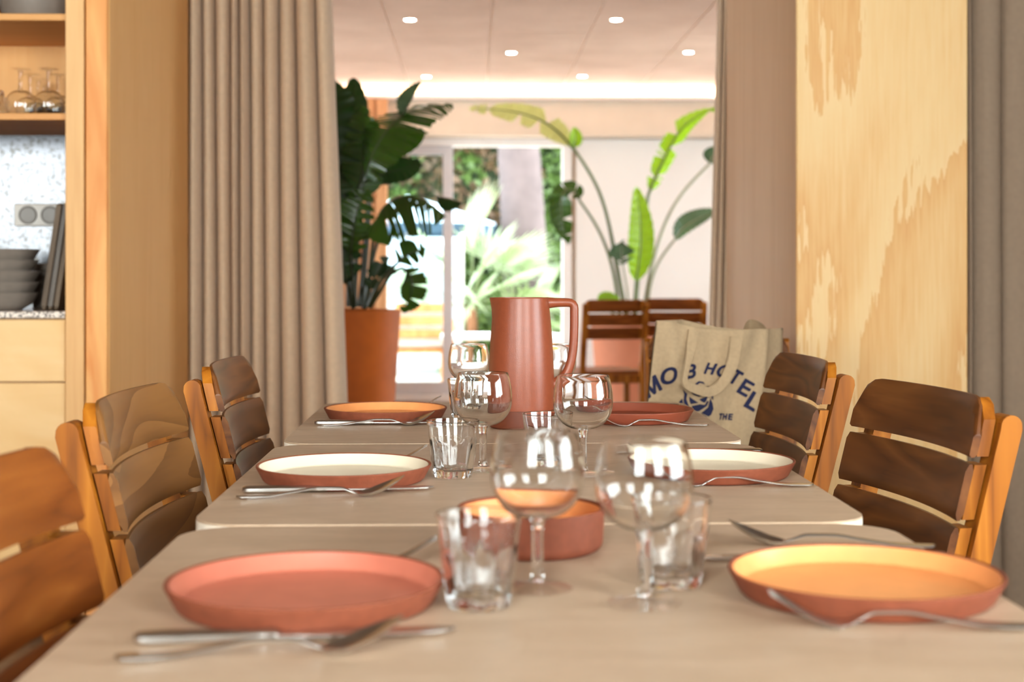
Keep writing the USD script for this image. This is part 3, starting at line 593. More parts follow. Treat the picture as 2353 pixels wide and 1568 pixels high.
# ------------------------------------------------------------------ cutlery (lies along +x, handle end at x = 0)
def ribbon(xs, zs, ws, cups, th, nv=9, n=64):
    s = np.linspace(0, 1, n)
    from scipy.interpolate import PchipInterpolator as P
    k = np.linspace(0, 1, len(xs)); k = (np.array(xs)-xs[0])/(xs[-1]-xs[0])
    x, z, w, c, h = (P(k, v)(s) for v in (xs, zs, ws, cups, th))
    T = np.zeros((n, nv, 3)); B = T.copy()
    for j, q in enumerate(np.linspace(-1, 1, nv)):
        edge = np.sqrt(max(0.0, 1-0.85*q*q))
        T[:, j] = np.stack([x, w*q, z+c*(q*q)+h/2*edge], 1); B[:, j] = np.stack([x, w*q, z+c*(q*q)-h/2*edge], 1)
    return shell(T, B)
def spoon_parts(t):
    L = 0.205
    obj('handle', ribbon([0, .006, .03, .07, .10, .125, .140, .148], [.0045, .0040, .0042, .0085, .0125, .0120, .0075, .0050], [.004, .0085, .0085, .0050, .0036, .0036, .0045, .0065], [0]*8, [.0025, .003, .003, .003, .0034, .0034, .003, .0022]), 'steel', t, 60)
    obj('spoon_bowl', ribbon([.146, .150, .160, .172, .185, .197, .205], [.0052, .0032, .0022, .0052, .0115, .0195, .0262], [.0055, .0105, .0178, .0205, .0185, .0120, .0020], [.0006, .0024, .0052, .0062, .0050, .0022, .0], [.0022, .0018, .0015, .0015, .0015, .0015, .0015], nv=13), 'steel', t, 60)
def fork_parts(t):
    obj('handle', ribbon([0, .006, .03, .07, .10, .122, .136, .144, .152], [.0045, .0040, .0042, .0085, .0130, .0125, .0070, .0035, .0030], [.004, .0085, .0085, .0050, .0036, .0034, .0050, .0095, .0115], [0]*9, [.0025, .003, .003, .003, .0034, .0034, .003, .0025, .002]), 'steel', t, 60)
    for k in range(4):
        y = (k-1.5)*0.0065
        m = ribbon([.150, .160, .172, .185, .197, .205], [.0030, .0042, .0085, .0155, .0225, .0268], [.0030, .0024, .0022, .0020, .0018, .0008], [0]*6, [.002, .0019, .0018, .0017, .0015, .001], nv=5, n=24)
        obj('tine', mv(m, y=y), 'steel', t, 60)
def knife_parts(t):
    obj('handle', ribbon([0, .005, .02, .06, .092, .098, .102, .106], [.0055]*8, [.005, .0085, .0092, .0082, .0066, .0070, .0070, .0060], [0]*8, [.006, .009, .0095, .0085, .0075, .008, .0075, .006], nv=11), 'steel', t, 60)
    poly = Polygon([(.104, -.0062), (.13, -.0085), (.18, -.0098), (.215, -.0088), (.232, -.0050), (.239, .0030), (.228, .0062), (.18, .0068), (.12, .0062), (.104, .0060)]).buffer(.001)
    obj('blade', mv(trimesh.creation.extrude_polygon(poly, 0.0016, engine='earcut'), z=0.0040), 'steel', t, 30)
first = {}
def cutlery(kind, lab, x, y, deg, z=TAB):
    if kind in first: return copy_of(first[kind], lab, (x, y, z), deg)
    t = first[kind] = thing('table_'+kind, lab, kind, (x, y, z), deg, 'steel table %s' % {'knife': 'knives'}.get(kind, kind+'s'))
    {'spoon': spoon_parts, 'fork': fork_parts, 'knife': knife_parts}[kind](t); return t
cutlery('knife', 'steel table knife in front of the pink plate', -0.252, 1.068, 5.5)
cutlery('spoon', 'steel spoon with raised bowl in front of the pink plate', -0.254, 1.020, 7.0)
cutlery('fork', 'steel fork mostly hidden behind the pink plate', -0.238, 1.345, 2.0)
cutlery('knife', 'steel table knife in front of the cream plate, left on the middle table', -0.288, 1.793, 4.5)
cutlery('spoon', 'steel spoon with raised bowl before the cream plate, left on the middle table', -0.288, 1.745, 6.0)
cutlery('fork', 'steel fork whose tines show behind the left cream plate', -0.270, 2.060, 3.0)
cutlery('knife', 'steel table knife in front of the orange plate on the far table', -0.286, 2.592, 2.0)
cutlery('spoon', 'steel spoon with raised bowl before the orange plate on the far table', -0.272, 2.560, 6.0)
cutlery('fork', 'steel fork whose tines show behind the orange plate on the far table', -0.268, 2.885, 2.0)
cutlery('fork', 'steel fork with raised tines in front of the peach-orange plate', 0.437, 1.090, 174.0)
cutlery('spoon', 'steel spoon with tip raised behind the peach-orange plate', 0.463, 1.412, 171.5)
cutlery('knife', 'steel table knife behind the peach-orange plate, blade toward the tumbler', 0.456, 1.352, 178.5)
cutlery('fork', 'steel fork in front of the right cream plate', 0.440, 1.825, 176.0)
cutlery('spoon', 'steel spoon behind the right cream plate', 0.432, 2.118, 180.0)
cutlery('knife', 'steel table knife behind the right cream plate', 0.442, 2.158, 181.0)
cutlery('fork', 'steel fork in front of the rust-brown plate on the far table', 0.424, 2.545, 178.0)
cutlery('knife', 'steel table knife behind the rust-brown plate', 0.425, 2.895, 180.0)
cutlery('spoon', 'steel spoon behind the rust-brown plate', 0.432, 2.860, 180.0)

# ------------------------------------------------------------------ things in the open cabinet
tumb = [(8, 4.13), (4, 4.3)]
def z_on(x): return x
SHELF = 1.4712
GL = [(47, 4.05), (70, 4.16), (88, 4.27), (102, 4.37), (112, 4.05), (134, 4.16), (152, 4.27), (158, 4.36)]
names = ['front of the first column', 'second of the first column', 'third of the first column', 'last of the first column', 'front of the second column', 'second of the second column', 'third of the second column', 'last of the second column']
inv0 = None
for (u, d), nm in zip(GL, names):
    p = at(u, 265, d); x = min(p[0], CX1-0.043)
    lab = 'upturned wine glass on the cabinet shelf, '+nm
    loc = (x, p[1], SHELF+0.1372)
    copy_of(wg0, lab, loc, 0, 'upturned wine glasses on the cabinet shelf', rot=(180, 0, 0))
copy_of(tg0, 'upturned tumbler at the frame edge on the cabinet shelf', (at(-14, 265, 4.07)[0], at(-14, 265, 4.07)[1], SHELF+0.0777), 5, 'upturned tumblers on the cabinet shelf', rot=(180, 0, 0))
copy_of(tg0, 'upturned tumbler behind another at the frame edge of the cabinet shelf', (at(-8, 265, 4.22)[0], at(-8, 265, 4.22)[1], SHELF+0.0777), 15, 'upturned tumblers on the cabinet shelf', rot=(180, 0, 0))
t = thing('bowl', 'large grey ceramic bowl on the topmost visible shelf', 'bowl', (-1.255, 4.17, 1.7482))
obj('body', lathe([(0, 0), (0.085, 0), (0.095, 0.004), (0.108, 0.03), (0.118, 0.07), (0.122, 0.11), (0.119, 0.111), (0.114, 0.07), (0.10, 0.02), (0, 0.012)], 48), 'grey_ceramic', t)
t = thing('serving_pot', 'dark ceramic pot beside the grey bowl on the topmost shelf', 'pot', (-1.475, 4.2, 1.7482))
obj('body', lathe([(0, 0), (0.07, 0), (0.085, 0.02), (0.09, 0.08), (0.08, 0.15), (0.076, 0.15), (0.082, 0.08), (0.075, 0.02), (0, 0.01)], 40), 'dark_ceramic', t)
WT = 0.9197
for k in range(5):
    t = thing('bowl', ['bottom bowl of the grey stack on the worktop', 'second bowl from the bottom of the grey worktop stack', 'middle bowl of the grey worktop stack', 'fourth bowl from the bottom of the grey worktop stack', 'top bowl of the grey stack on the worktop'][k], 'bowl', (-1.345+0.003*((k*7) % 3-1), 4.13, WT+k*0.031), 0, 'stacked grey bowls on the worktop')
    obj('body', lathe([(0, 0), (0.05, 0), (0.055, 0.003), (0.078, 0.016), (0.0985, 0.05), (0.0955, 0.0505), (0.076, 0.0195), (0.053, 0.0075), (0, 0.005)], 40), 'grey_ceramic', t)
t = thing('storage_box', 'brownish card box behind the bowl stack on the worktop', 'box', (-1.245, 4.31, WT))
obj('body', box(-0.06, 0.045, -0.05, 0.05, 0, 0.115, 0.003), 'dark_ceramic', t, False); obj('lid', box(-0.063, 0.048, -0.053, 0.053, 0.115, 0.135, 0.003), 'grey_ceramic', t, False)
for k in range(3):
    m = box(-0.006, 0.006, -0.11, 0.11, 0, 0.305, 0.004)
    t = thing('serving_board', ['outermost of three dark boards leaning against the cabinet side', 'middle of three dark boards leaning against the cabinet side', 'innermost of three dark boards leaning against the cabinet side'][k], 'board', (-1.2105+k*0.0142, 4.16+0.01*k, WT+0.0015), 0, 'boards leaning in the cabinet')
    obj('panel', rot(m, 8.5, (0, 1, 0)), 'board_wood', t, False); obj('edge_lip', rot(box(-0.0075, 0.0075, -0.112, -0.108, 0.01, 0.30, 0.001), 8.5, (0, 1, 0)), 'dark_ceramic' if k == 1 else 'board_wood', t, False)

# ------------------------------------------------------------------ canvas bag on the chair
QP = dict(tl=(1507, 737, 3.42), tr=(1768, 757, 3.50), bl=(1458, 1168, 3.395), br=(1716, 1172, 3.45))
Q = {k: at(*v) for k, v in QP.items()}
SEATZ = 0.4485
for k in ('bl', 'br'): Q[k][2] = SEATZ
def pix_st(u, v):
    tl, tr, bl, br = (np.array(QP[k][:2], float) for k in ('tl', 'tr', 'bl', 'br')); s = t_ = 0.5; p = np.array([u, v], float)
    for _ in range(8):
        f = tl*(1-s)*(1-t_)+tr*s*(1-t_)+bl*(1-s)*t_+br*s*t_-p
        J = np.stack([(tr-tl)*(1-t_)+(br-bl)*t_, (bl-tl)*(1-s)+(br-tr)*s], 1)
        ds = np.linalg.solve(J, -f); s += ds[0]; t_ += ds[1]
    return s, t_
NB = np.cross(Q['tr']-Q['tl'], Q['bl']-Q['tl']); NB /= np.linalg.norm(NB)
if NB[1] > 0: NB = -NB
def front(s, t_, off=0.0):
    p = Q['tl']*(1-s)*(1-t_)+Q['tr']*s*(1-t_)+Q['bl']*(1-s)*t_+Q['br']*s*t_
    bul = 0.018*math.sin(math.pi*np.clip(s, 0, 1))*(0.3+0.7*math.sin(math.pi*min(max(t_, 0), 1)))
    wr = 1.7*0.006*math.sin(9*s-7*t_+1.0)*math.sin(math.pi*np.clip(s, 0, 1))+0.009*math.sin(16*(s+0.5*t_)+2)*math.exp(-((s-0.8)/0.3)**2)+0.007*math.sin(21*(s-0.35*t_))*math.exp(-((s-0.2)/0.2)**2)*(1-0.5*t_)
    p = p+NB*(bul+wr+off); p[2] -= 0.012*math.sin(math.pi*np.clip(s, 0, 1))**2*max(0, 1-t_*4)
    return p
DEP = np.array([0.092, 0.125, 0.0])
rows = 40; loop = []
S_F = np.linspace(0, 1, 48)
def ring(t_):
    f = [front(s, t_) for s in S_F]
    k = 0.55+0.45*t_
    br = front(1, t_)+DEP*k; bl = front(0, t_)+DEP*k+np.array([0.02, 0, 0])*(1-t_)
    g = [f[-1]+(br-f[-1])*q+np.array([-0.012, 0, 0])*math.sin(math.pi*q)*(1-t_) for q in np.linspace(0, 1, 9)[1:]]
    b = [br+(bl-br)*q+np.array([0, 0.01, -0.012*max(0, 1-4*t_)])*math.sin(math.pi*q) for q in np.linspace(0, 1, 30)[1:]]
    h = [bl+(f[0]-bl)*q+np.array([0.012, 0, 0])*math.sin(math.pi*q)*(1-t_) for q in np.linspace(0, 1, 9)[1:-1]]
    return np.array(f+g+b+h)
R = np.array([ring(t_) for t_ in np.linspace(0, 1, rows)])
Rc = np.concatenate([R, R[:, :1]], 1); cen = R.mean(1, keepdims=True)
dirn = Rc-cen; dirn[:, :, 2] = 0; dirn /= np.linalg.norm(dirn, axis=2, keepdims=True)
inner = Rc-dirn*0.0025; inner[-1, :, 2] += 0.003
n = rows*Rc.shape[1]; nv = Rc.shape[1]
V = np.vstack([Rc.reshape(-1, 3), inner.reshape(-1, 3)])
F = np.vstack([grid_faces(rows, nv), grid_faces(rows, nv, n, True)])
e = np.arange(nv-1); F = np.vstack([F, np.stack([e, e+1, e+1+n], 1), np.stack([e, e+1+n, e+n], 1)])
c = len(V); V = np.vstack([V, R[-1].mean(0), inner[-1].mean(0)]); base = (rows-1)*nv
F = np.vstack([F, np.stack([base+e, base+e+1, np.full(nv-1, c)], 1), np.stack([n+base+e+1, n+base+e, np.full(nv-1, c+1)], 1)])
bagm = trimesh.Trimesh(V, F, process=True); trimesh.repair.fix_normals(bagm)
bag = thing('tote_bag', 'cream canvas tote bag with dark blue lettering and rose print on a chair', 'bag', (0, 0, 0))
obj('body', bagm, 'canvas', bag, 60)
def on_bag(poly_px, off=0.0012, th=0.0005):
    """a flat print outline, measured on the photograph, laid on the bag's front cloth"""
    out = []; quad = Polygon([(QP[k][0], -QP[k][1]) for k in ('tl', 'tr', 'br', 'bl')]).buffer(-2.0); poly_px = poly_px.intersection(quad)
    for g in getattr(poly_px, 'geoms', [poly_px]):
        if g.is_empty or g.area < 1: continue
        m = trimesh.creation.extrude_polygon(g, 1.0, engine='earcut')
        for _ in range(3):
            if m.edges_unique_length.max() > 5: m = m.subdivide_to_size(5.0)
        W_ = []
        for (x, y, z) in m.vertices:
            s, t_ = pix_st(x, -y); W_.append(front(s, t_, off+th*z))
        m.vertices = np.array(W_); out.append(m)
    m = cat_(out)
    return m
def letter(ch, u, v, h, deg, shear=0.22, wide=1.0):
    m = meshkit.text_mesh(ch, h, 1.0, bold=True)
    sec = m.section(plane_origin=(0, 0, 0.5), plane_normal=(0, 0, 1)); p2, T_ = sec.to_2D()
    pl = []
    for g in p2.polygons_full:
        ext = trimesh.transformations.transform_points(np.c_[np.array(g.exterior.coords), np.zeros(len(g.exterior.coords))], T_)[:, :2]
        ints = [trimesh.transformations.transform_points(np.c_[np.array(i.coords), np.zeros(len(i.coords))], T_)[:, :2] for i in g.interiors]
        pl.append(Polygon(ext, ints))
    from shapely import affinity, union_all
    g = union_all(pl); b = g.bounds
    g = affinity.translate(g, -(b[0]+b[2])/2, -(b[1]+b[3])/2)
    g = affinity.affine_transform(g, [wide, shear, 0, 1, 0, 0]); g = affinity.rotate(g, -deg, origin=(0, 0)).buffer(0.8).simplify(0.3)
    return affinity.translate(g, u, -v)
for ch, u, v, h, deg, sh in (('M', 1498, 884, 33, -34, 0.2), ('O', 1532, 860, 33, -10, 0.3), ('B', 1580, 850, 30, -8, 0.3), ('H', 1628, 845, 26, 8, 0.35), ('O', 1658, 851, 28, 14, 0.3), ('T', 1687, 866, 32, 28, 0.1), ('E', 1711, 891, 34, 33, 0.0), ('L', 1726, 922, 38, 32, 0.0)):
    obj('printed_letter', on_bag(letter(ch, u, v, h, deg, sh)), 'navy_ink', bag, False)
for ch, u in (('T', 1650), ('H', 1663), ('E', 1677)):
    obj('printed_letter', on_bag(letter(ch, u, 955.5+0.08*(u-1663), 12.5, 4, 0.15)), 'navy_ink', bag, False)
def C7(pts): return Polygon([(1460+x/4.7525, -(700+y/4.7525)) for x, y in pts])
rose = [[(438, 1035), (470, 1005), (482, 1085), (520, 1150), (470, 1130), (435, 1090)], [(478, 905), (500, 930), (525, 955), (514, 1010), (540, 1085), (560, 1125), (505, 1100), (484, 1030), (492, 960)],
        [(545, 985), (638, 1052), (560, 1064), (548, 1030)], [(560, 940), (640, 955), (742, 950), (690, 975), (640, 988), (590, 968)], [(645, 1015), (742, 980), (722, 1030), (700, 1052), (672, 1040)],
        [(565, 1085), (650, 1066), (700, 1074), (732, 1030), (745, 1040), (722, 1085), (640, 1140), (600, 1140)], [(660, 1160), (735, 1100), (768, 1005), (790, 1060), (798, 1120), (765, 1180), (735, 1198)],
        [(778, 975), (806, 968), (800, 1030), (785, 1010)], [(560, 1150), (640, 1160), (720, 1205), (640, 1215), (580, 1185)],
        [(600, 885), (612, 845), (650, 820), (700, 830), (722, 862), (700, 850), (660, 842), (630, 862), (618, 890)], [(640, 870), (668, 868), (684, 905), (664, 920), (644, 905)], [(735, 880), (768, 878), (752, 902)], [(698, 905), (712, 900), (714, 918), (700, 920)]]
for pts in rose: obj('rose_petal_print', on_bag(C7(pts)), 'navy_ink', bag, False)
def strap(px, w, off):
    p = spline(np.array([(a, b, c, d) for a, b, c, d in px], float)[:, :2], 60); ws = np.interp(np.linspace(0, 1, 60), np.linspace(0, 1, len(px)), [q[2] for q in px]); of = np.interp(np.linspace(0, 1, 60), np.linspace(0, 1, len(px)), [q[3] for q in px])
    t_ = np.gradient(p, axis=0); nrm = np.stack([-t_[:, 1], t_[:, 0]], 1); nrm /= np.linalg.norm(nrm, axis=1, keepdims=True)
    T = np.zeros((60, 5, 3)); B = T.copy()
    for i in range(60):
        for j, q in enumerate(np.linspace(-1, 1, 5)):
            x = p[i]+nrm[i]*ws[i]*q; s, tt = pix_st(*x)
            T[i, j] = front(s, tt, of[i]+0.003); B[i, j] = front(s, tt, of[i])
    return shell(T, B)
obj('front_handle', strap([(1590, 752, 11, .003), (1578, 800, 10, .008), (1560, 850, 7, .018), (1557, 876, 6, .026), (1580, 889, 10, .024), (1610, 896, 11, .018), (1640, 884, 11, .018), (1664, 850, 12, .018), (1678, 800, 11, .010), (1683, 766, 11, .003)], 10, 0.0), 'canvas', bag, 60)
hp_ = [at(1704, 772, 3.60), at(1708, 752, 3.60), at(1722, 734, 3.61), at(1740, 738, 3.60), at(1757, 752, 3.58), at(1764, 768, 3.57)]
P_ = spline(hp_, 30); T = np.array([[p+np.array([0, q*0.010, -(q+1)*0.012]) for q in (-1, 0, 1)] for p in P_]); T2 = T+np.array([0.0, 0.003, -0.0015])
obj('rear_handle', shell(T, T2), 'canvas', bag, 60)

# ------------------------------------------------------------------ potted plants
def leaf(plant, mid, width, face, m, torn=0, fold=0.25, droop=0.0, stem=None, stem_mat='stem_dark', sr=0.008, seed=0, one_side=None, shape=0.75):
    """mid: (u, v, d) sight-line measures along the midrib, base to tip; width in metres across; face: rough direction the blade's top faces"""
    rs = np.random.RandomState(seed+11); N = 44
    P = spline([at(*q) for q in mid], N); T = np.gradient(P, axis=0); T /= np.linalg.norm(T, axis=1, keepdims=True)
    fc = np.array(face, float); V, F = [], []
    S = np.cross(T, fc); S /= np.linalg.norm(S, axis=1, keepdims=True)+1e-9
    Nn = np.cross(S, T)
    x = np.linspace(0, 1, N); prof = np.sin(np.pi*np.clip(x, 0, 1)**shape)**0.62; prof[-1] = 0.0; prof[0] = 0.05
    for side in ((-1, 1) if one_side is None else (one_side,)):
        cuts = sorted([0]+list(rs.choice(np.arange(4, N-3), torn, replace=False))+[N-1]) if torn else [0, N-1]
        for a, b in zip(cuts[:-1], cuts[1:]):
            if b-a < 1: continue
            seg = np.arange(a, b+1); dr = droop*rs.uniform(0.3, 1.3) if torn else droop
            nvv = 6; o = len(V)
            for i in seg:
                f = (i-a)/(b-a)
                for j in range(nvv):
                    q = j/(nvv-1); gap = (0.36 if torn else 0.0)*q*(0.5-f)*(b-a)/N
                    sl = 0.10*q*width
                    w = width/2*prof[i]*q
                    k = min(N-1, max(0, i))
                    base = P[k]+T[k]*(gap*np.linalg.norm(P[-1]-P[0])*1.0+sl*(1-x[i]))
                    V.append(base+S[k]*side*w+Nn[k]*(fold*w-droop*0.0)-np.array([0, 0, 1])*dr*w*q+Nn[k]*0.006*math.sin(i*1.7+side)*q)
            F.append(grid_faces(len(seg), nvv, o, side > 0))
    lf = obj('leaf', trimesh.Trimesh(np.array(V), np.vstack(F), process=False), m, plant, True)
    pts = ([at(*q) for q in stem] if stem else [])+[P[0]]
    if stem: obj('stalk', tube(pts, [sr*1.3, sr, sr*0.8], 8, 24), stem_mat, lf, 60)
    obj('midrib', tube(P[:-3]-Nn[:-3]*0.002, [sr*0.75, sr*0.5, sr*0.2], 6), stem_mat, lf, 60)
    return lf
def pot(t, cx, cy, r1, r0, h, m, wall=0.02):
    p = lathe([(0, 0), (r0, 0), (r0+0.004, 0.004), (r1, h-0.006), (r1-0.003, h), (r1-wall+0.004, h), (r1-wall, h-0.006), (r1-wall-0.004, h-0.05), (0, h-0.05)], 64)
    obj('pot', mv(p, cx, cy), m, t, 40)
    s = lathe([(0, h-0.048), (r1-wall-0.006, h-0.048), (r1-wall-0.006, h-0.040), (0, h-0.030)], 32)
    obj('soil', mv(s, cx, cy), 'soil', t, 40)
D = 6.3
pl = thing('potted_plant', 'tall dark-leaved plant with torn fronds in an orange terracotta pot', 'plant')
pc = at(800, 712, D); pot(pl, pc[0], pc[1], 0.232, 0.175, pc[2], 'pot_terracotta')
CF = (0.1, -1.0, 0.25)
leaf(pl, [(834, 424, 6.2), (866, 335, 6.15), (918, 272, 6.2), (968, 249, 6.3), (1042, 239, 6.4)], 0.36, (-0.3, -0.55, 0.8), 'leaf_dark', torn=18, fold=-0.1, droop=0.1, stem=[(815, 705, D), (822, 560, 6.25)], seed=1)
leaf(pl, [(922, 275, 6.28), (938, 240, 6.25), (968, 188, 6.25)], 0.12, (-0.8, -0.6, 0.3), 'leaf_grey', fold=0.5, stem=[(866, 340, 6.25)], sr=0.005, seed=2)
leaf(pl, [(855, 400, 6.35), (890, 345, 6.35), (935, 320, 6.35), (974, 300, 6.4)], 0.14, (0.2, -0.9, 0.3), 'leaf_dark', fold=0.15, stem=[(832, 705, D), (845, 550, 6.35)], seed=3, shape=1.0)
leaf(pl, [(845, 425, 6.4), (880, 400, 6.4), (925, 388, 6.4), (966, 370, 6.45)], 0.15, (0.1, -0.8, 0.5), 'leaf_deep', fold=0.1, stem=[(826, 705, 6.35), (838, 560, 6.4)], seed=4, shape=0.9)
leaf(pl, [(862, 520, 6.1), (880, 478, 6.05), (925, 452, 6.05), (980, 462, 6.1), (1028, 500, 6.15)], 0.30, (0.1, -0.45, 0.9), 'leaf_dark', torn=10, fold=-0.3, droop=0.55, stem=[(846, 705, 6.2), (852, 600, 6.15)], seed=5)
leaf(pl, [(1000, 452, 6.3), (1030, 458, 6.3), (1062, 466, 6.3)], 0.10, (0.1, -0.6, 0.8), 'leaf_deep', fold=-0.2, droop=0.4, stem=[(905, 470, 6.25), (960, 448, 6.3)], sr=0.004, seed=6)
leaf(pl, [(868, 556, 6.2), (890, 545, 6.2), (921, 540, 6.2)], 0.09, (0.1, -0.7, 0.6), 'leaf_dark', torn=3, fold=0.1, stem=[(842, 705, 6.2), (850, 630, 6.2)], seed=7)
leaf(pl, [(912, 606, 6.0), (938, 585, 6.0), (980, 574, 6.02)], 0.13, (-0.1, -0.9, 0.4), 'leaf_dark', torn=2, fold=0.2, stem=[(848, 705, 6.15), (880, 640, 6.05)], seed=8)
leaf(pl, [(926, 616, 6.0), (945, 640, 5.98), (944, 680, 5.98), (926, 722, 6.0)], 0.13, (0.5, -0.8, 0.1), 'leaf_dark', torn=3, fold=0.2, stem=[(850, 705, 6.15), (885, 650, 6.05), (910, 622, 6.0)], seed=9)
leaf(pl, [(868, 640, 6.1), (890, 622, 6.1), (912, 628, 6.1)], 0.07, (0.1, -0.7, 0.6), 'leaf_grey', fold=0.1, stem=[(846, 705, 6.15)], seed=10)
leaf(pl, [(798, 480, 6.35), (782, 380, 6.35), (770, 270, 6.35), (766, 172, 6.4)], 0.26, CF, 'leaf_deep', torn=5, fold=0.15, stem=[(800, 705, 6.4), (800, 580, 6.38)], seed=11)
leaf(pl, [(806, 450, 6.45), (806, 360, 6.45), (812, 260, 6.45), (812, 178, 6.5)], 0.22, (-0.4, -0.9, 0.2), 'leaf_deep', fold=0.25, stem=[(810, 705, 6.4), (806, 580, 6.42)], seed=12)
leaf(pl, [(812, 470, 6.3), (832, 400, 6.3), (838, 320, 6.3), (830, 240, 6.35)], 0.20, (0.3, -0.9, 0.2), 'leaf_dark', torn=4, fold=0.1, stem=[(818, 705, 6.35), (810, 590, 6.3)], seed=13)
leaf(pl, [(792, 600, 6.25), (780, 530, 6.22), (772, 450, 6.22), (776, 392, 6.25)], 0.22, CF, 'leaf_deep', torn=5, fold=0.1, stem=[(806, 705, 6.3)], seed=14)
leaf(pl, [(806, 590, 6.15), (812, 530, 6.12), (826, 470, 6.12), (850, 430, 6.15)], 0.17, CF, 'leaf_dark', torn=4, fold=0.1, stem=[(816, 705, 6.25)], seed=15)
leaf(pl, [(800, 660, 6.2), (790, 610, 6.18), (792, 560, 6.18), (800, 520, 6.2)], 0.16, CF, 'leaf_deep', torn=4, fold=0.1, stem=[(812, 708, 6.25)], seed=16)
leaf(pl, [(845, 670, 6.12), (862, 635, 6.1), (880, 605, 6.1), (900, 590, 6.1)], 0.08, CF, 'leaf_deep', torn=2, stem=[(838, 708, 6.2)], seed=17)
D2 = 9.75
pr = thing('potted_plant', 'slender plant with long arching lime leaves before the white blind', 'plant')
pc = at(1462, 748, D2); pot(pr, pc[0], pc[1], 0.31, 0.25, pc[2], 'pot_pink')
b0 = lambda u: (u, 735, D2)
leaf(pr, [(1322, 347, 9.6), (1262, 288, 9.55), (1180, 257, 9.5), (1074, 249, 9.5)], 0.17, (0.15, -0.75, -0.65), 'leaf_pale', torn=4, fold=0.1, stem=[b0(1440), (1408, 560, 9.7), (1372, 430, 9.65)], stem_mat='stem_green', sr=0.013, seed=21, one_side=None)
leaf(pr, [(1316, 340, 9.55), (1322, 318, 9.55), (1318, 292, 9.55)], 0.10, (0.4, -0.9, 0.1), 'leaf_lime', fold=0.2, seed=22)
leaf(pr, [(1332, 462, 9.6), (1322, 440, 9.6), (1300, 438, 9.58), (1290, 480, 9.58), (1306, 566, 9.6)], 0.16, (-0.3, -0.8, 0.5), 'leaf_dark', torn=3, fold=0.2, droop=0.2, stem=[b0(1425), (1400, 590, 9.7), (1365, 510, 9.65)], stem_mat='stem_green', sr=0.011, seed=23)
leaf(pr, [(1461, 650, 9.7), (1472, 560, 9.65), (1470, 490, 9.65), (1461, 428, 9.65)], 0.19, (0.25, -0.95, 0.1), 'leaf_lime', fold=0.12, stem=[b0(1456)], stem_mat='stem_green', sr=0.012, seed=24)
leaf(pr, [(1490, 446, 9.8), (1526, 366, 9.75), (1574, 290, 9.75), (1660, 243, 9.8)], 0.15, (-0.35, -0.8, 0.45), 'leaf_lime', torn=4, fold=0.15, stem=[b0(1458), (1472, 570, 9.8)], stem_mat='stem_green', sr=0.015, seed=25)
leaf(pr, [(1630, 378, 9.8), (1640, 356, 9.8), (1650, 338, 9.8)], 0.14, (-0.2, -0.9, 0.2), 'leaf_grey', fold=0.2, stem=[b0(1476), (1512, 560, 9.8), (1560, 455, 9.8)], stem_mat='stem_grey', sr=0.012, seed=26)
leaf(pr, [(1550, 552, 9.7), (1570, 525, 9.65), (1600, 505, 9.65), (1646, 482, 9.7)], 0.16, (-0.2, -0.7, 0.6), 'leaf_grey', fold=0.3, stem=[b0(1486), (1510, 610, 9.75)], stem_mat='stem_grey', sr=0.011, seed=27)
leaf(pr, [(1432, 612, 9.6), (1428, 580, 9.6), (1430, 550, 9.6)], 0.17, (0, -1, 0.1), 'leaf_grey', torn=2, fold=0.2, stem=[b0(1446), (1440, 660, 9.65)], stem_mat='stem_grey', sr=0.008, seed=28)
leaf(pr, [(1372, 694, 9.5), (1392, 684, 9.5), (1424, 690, 9.5)], 0.10, (0, -0.7, 0.7), 'leaf_lime', fold=0.1, stem=[b0(1440), (1400, 715, 9.6)], stem_mat='stem_green', sr=0.007, seed=29)
pb_ = thing('planter_box', 'low whitewashed wooden planter between the garden door and the chairs', 'planter')
q = at(1322, 760, 10.7)
for k in range(4): obj('plank', box(q[0]-0.02, q[0]+0.34, q[1], q[1]+0.02, 0.02+k*0.145, 0.02+k*0.145+0.138, 0.004), 'frame_white', pb_, False)
for xx in (q[0]-0.02, q[0]+0.32): obj('end_panel', box(xx, xx+0.02, q[1]+0.021, q[1]+0.24, 0.02, 0.60, 0.004), 'frame_white', pb_, False)
obj('soil', box(q[0]+0.005, q[0]+0.315, q[1]+0.022, q[1]+0.24, 0.50, 0.55), 'soil', pb_, False)

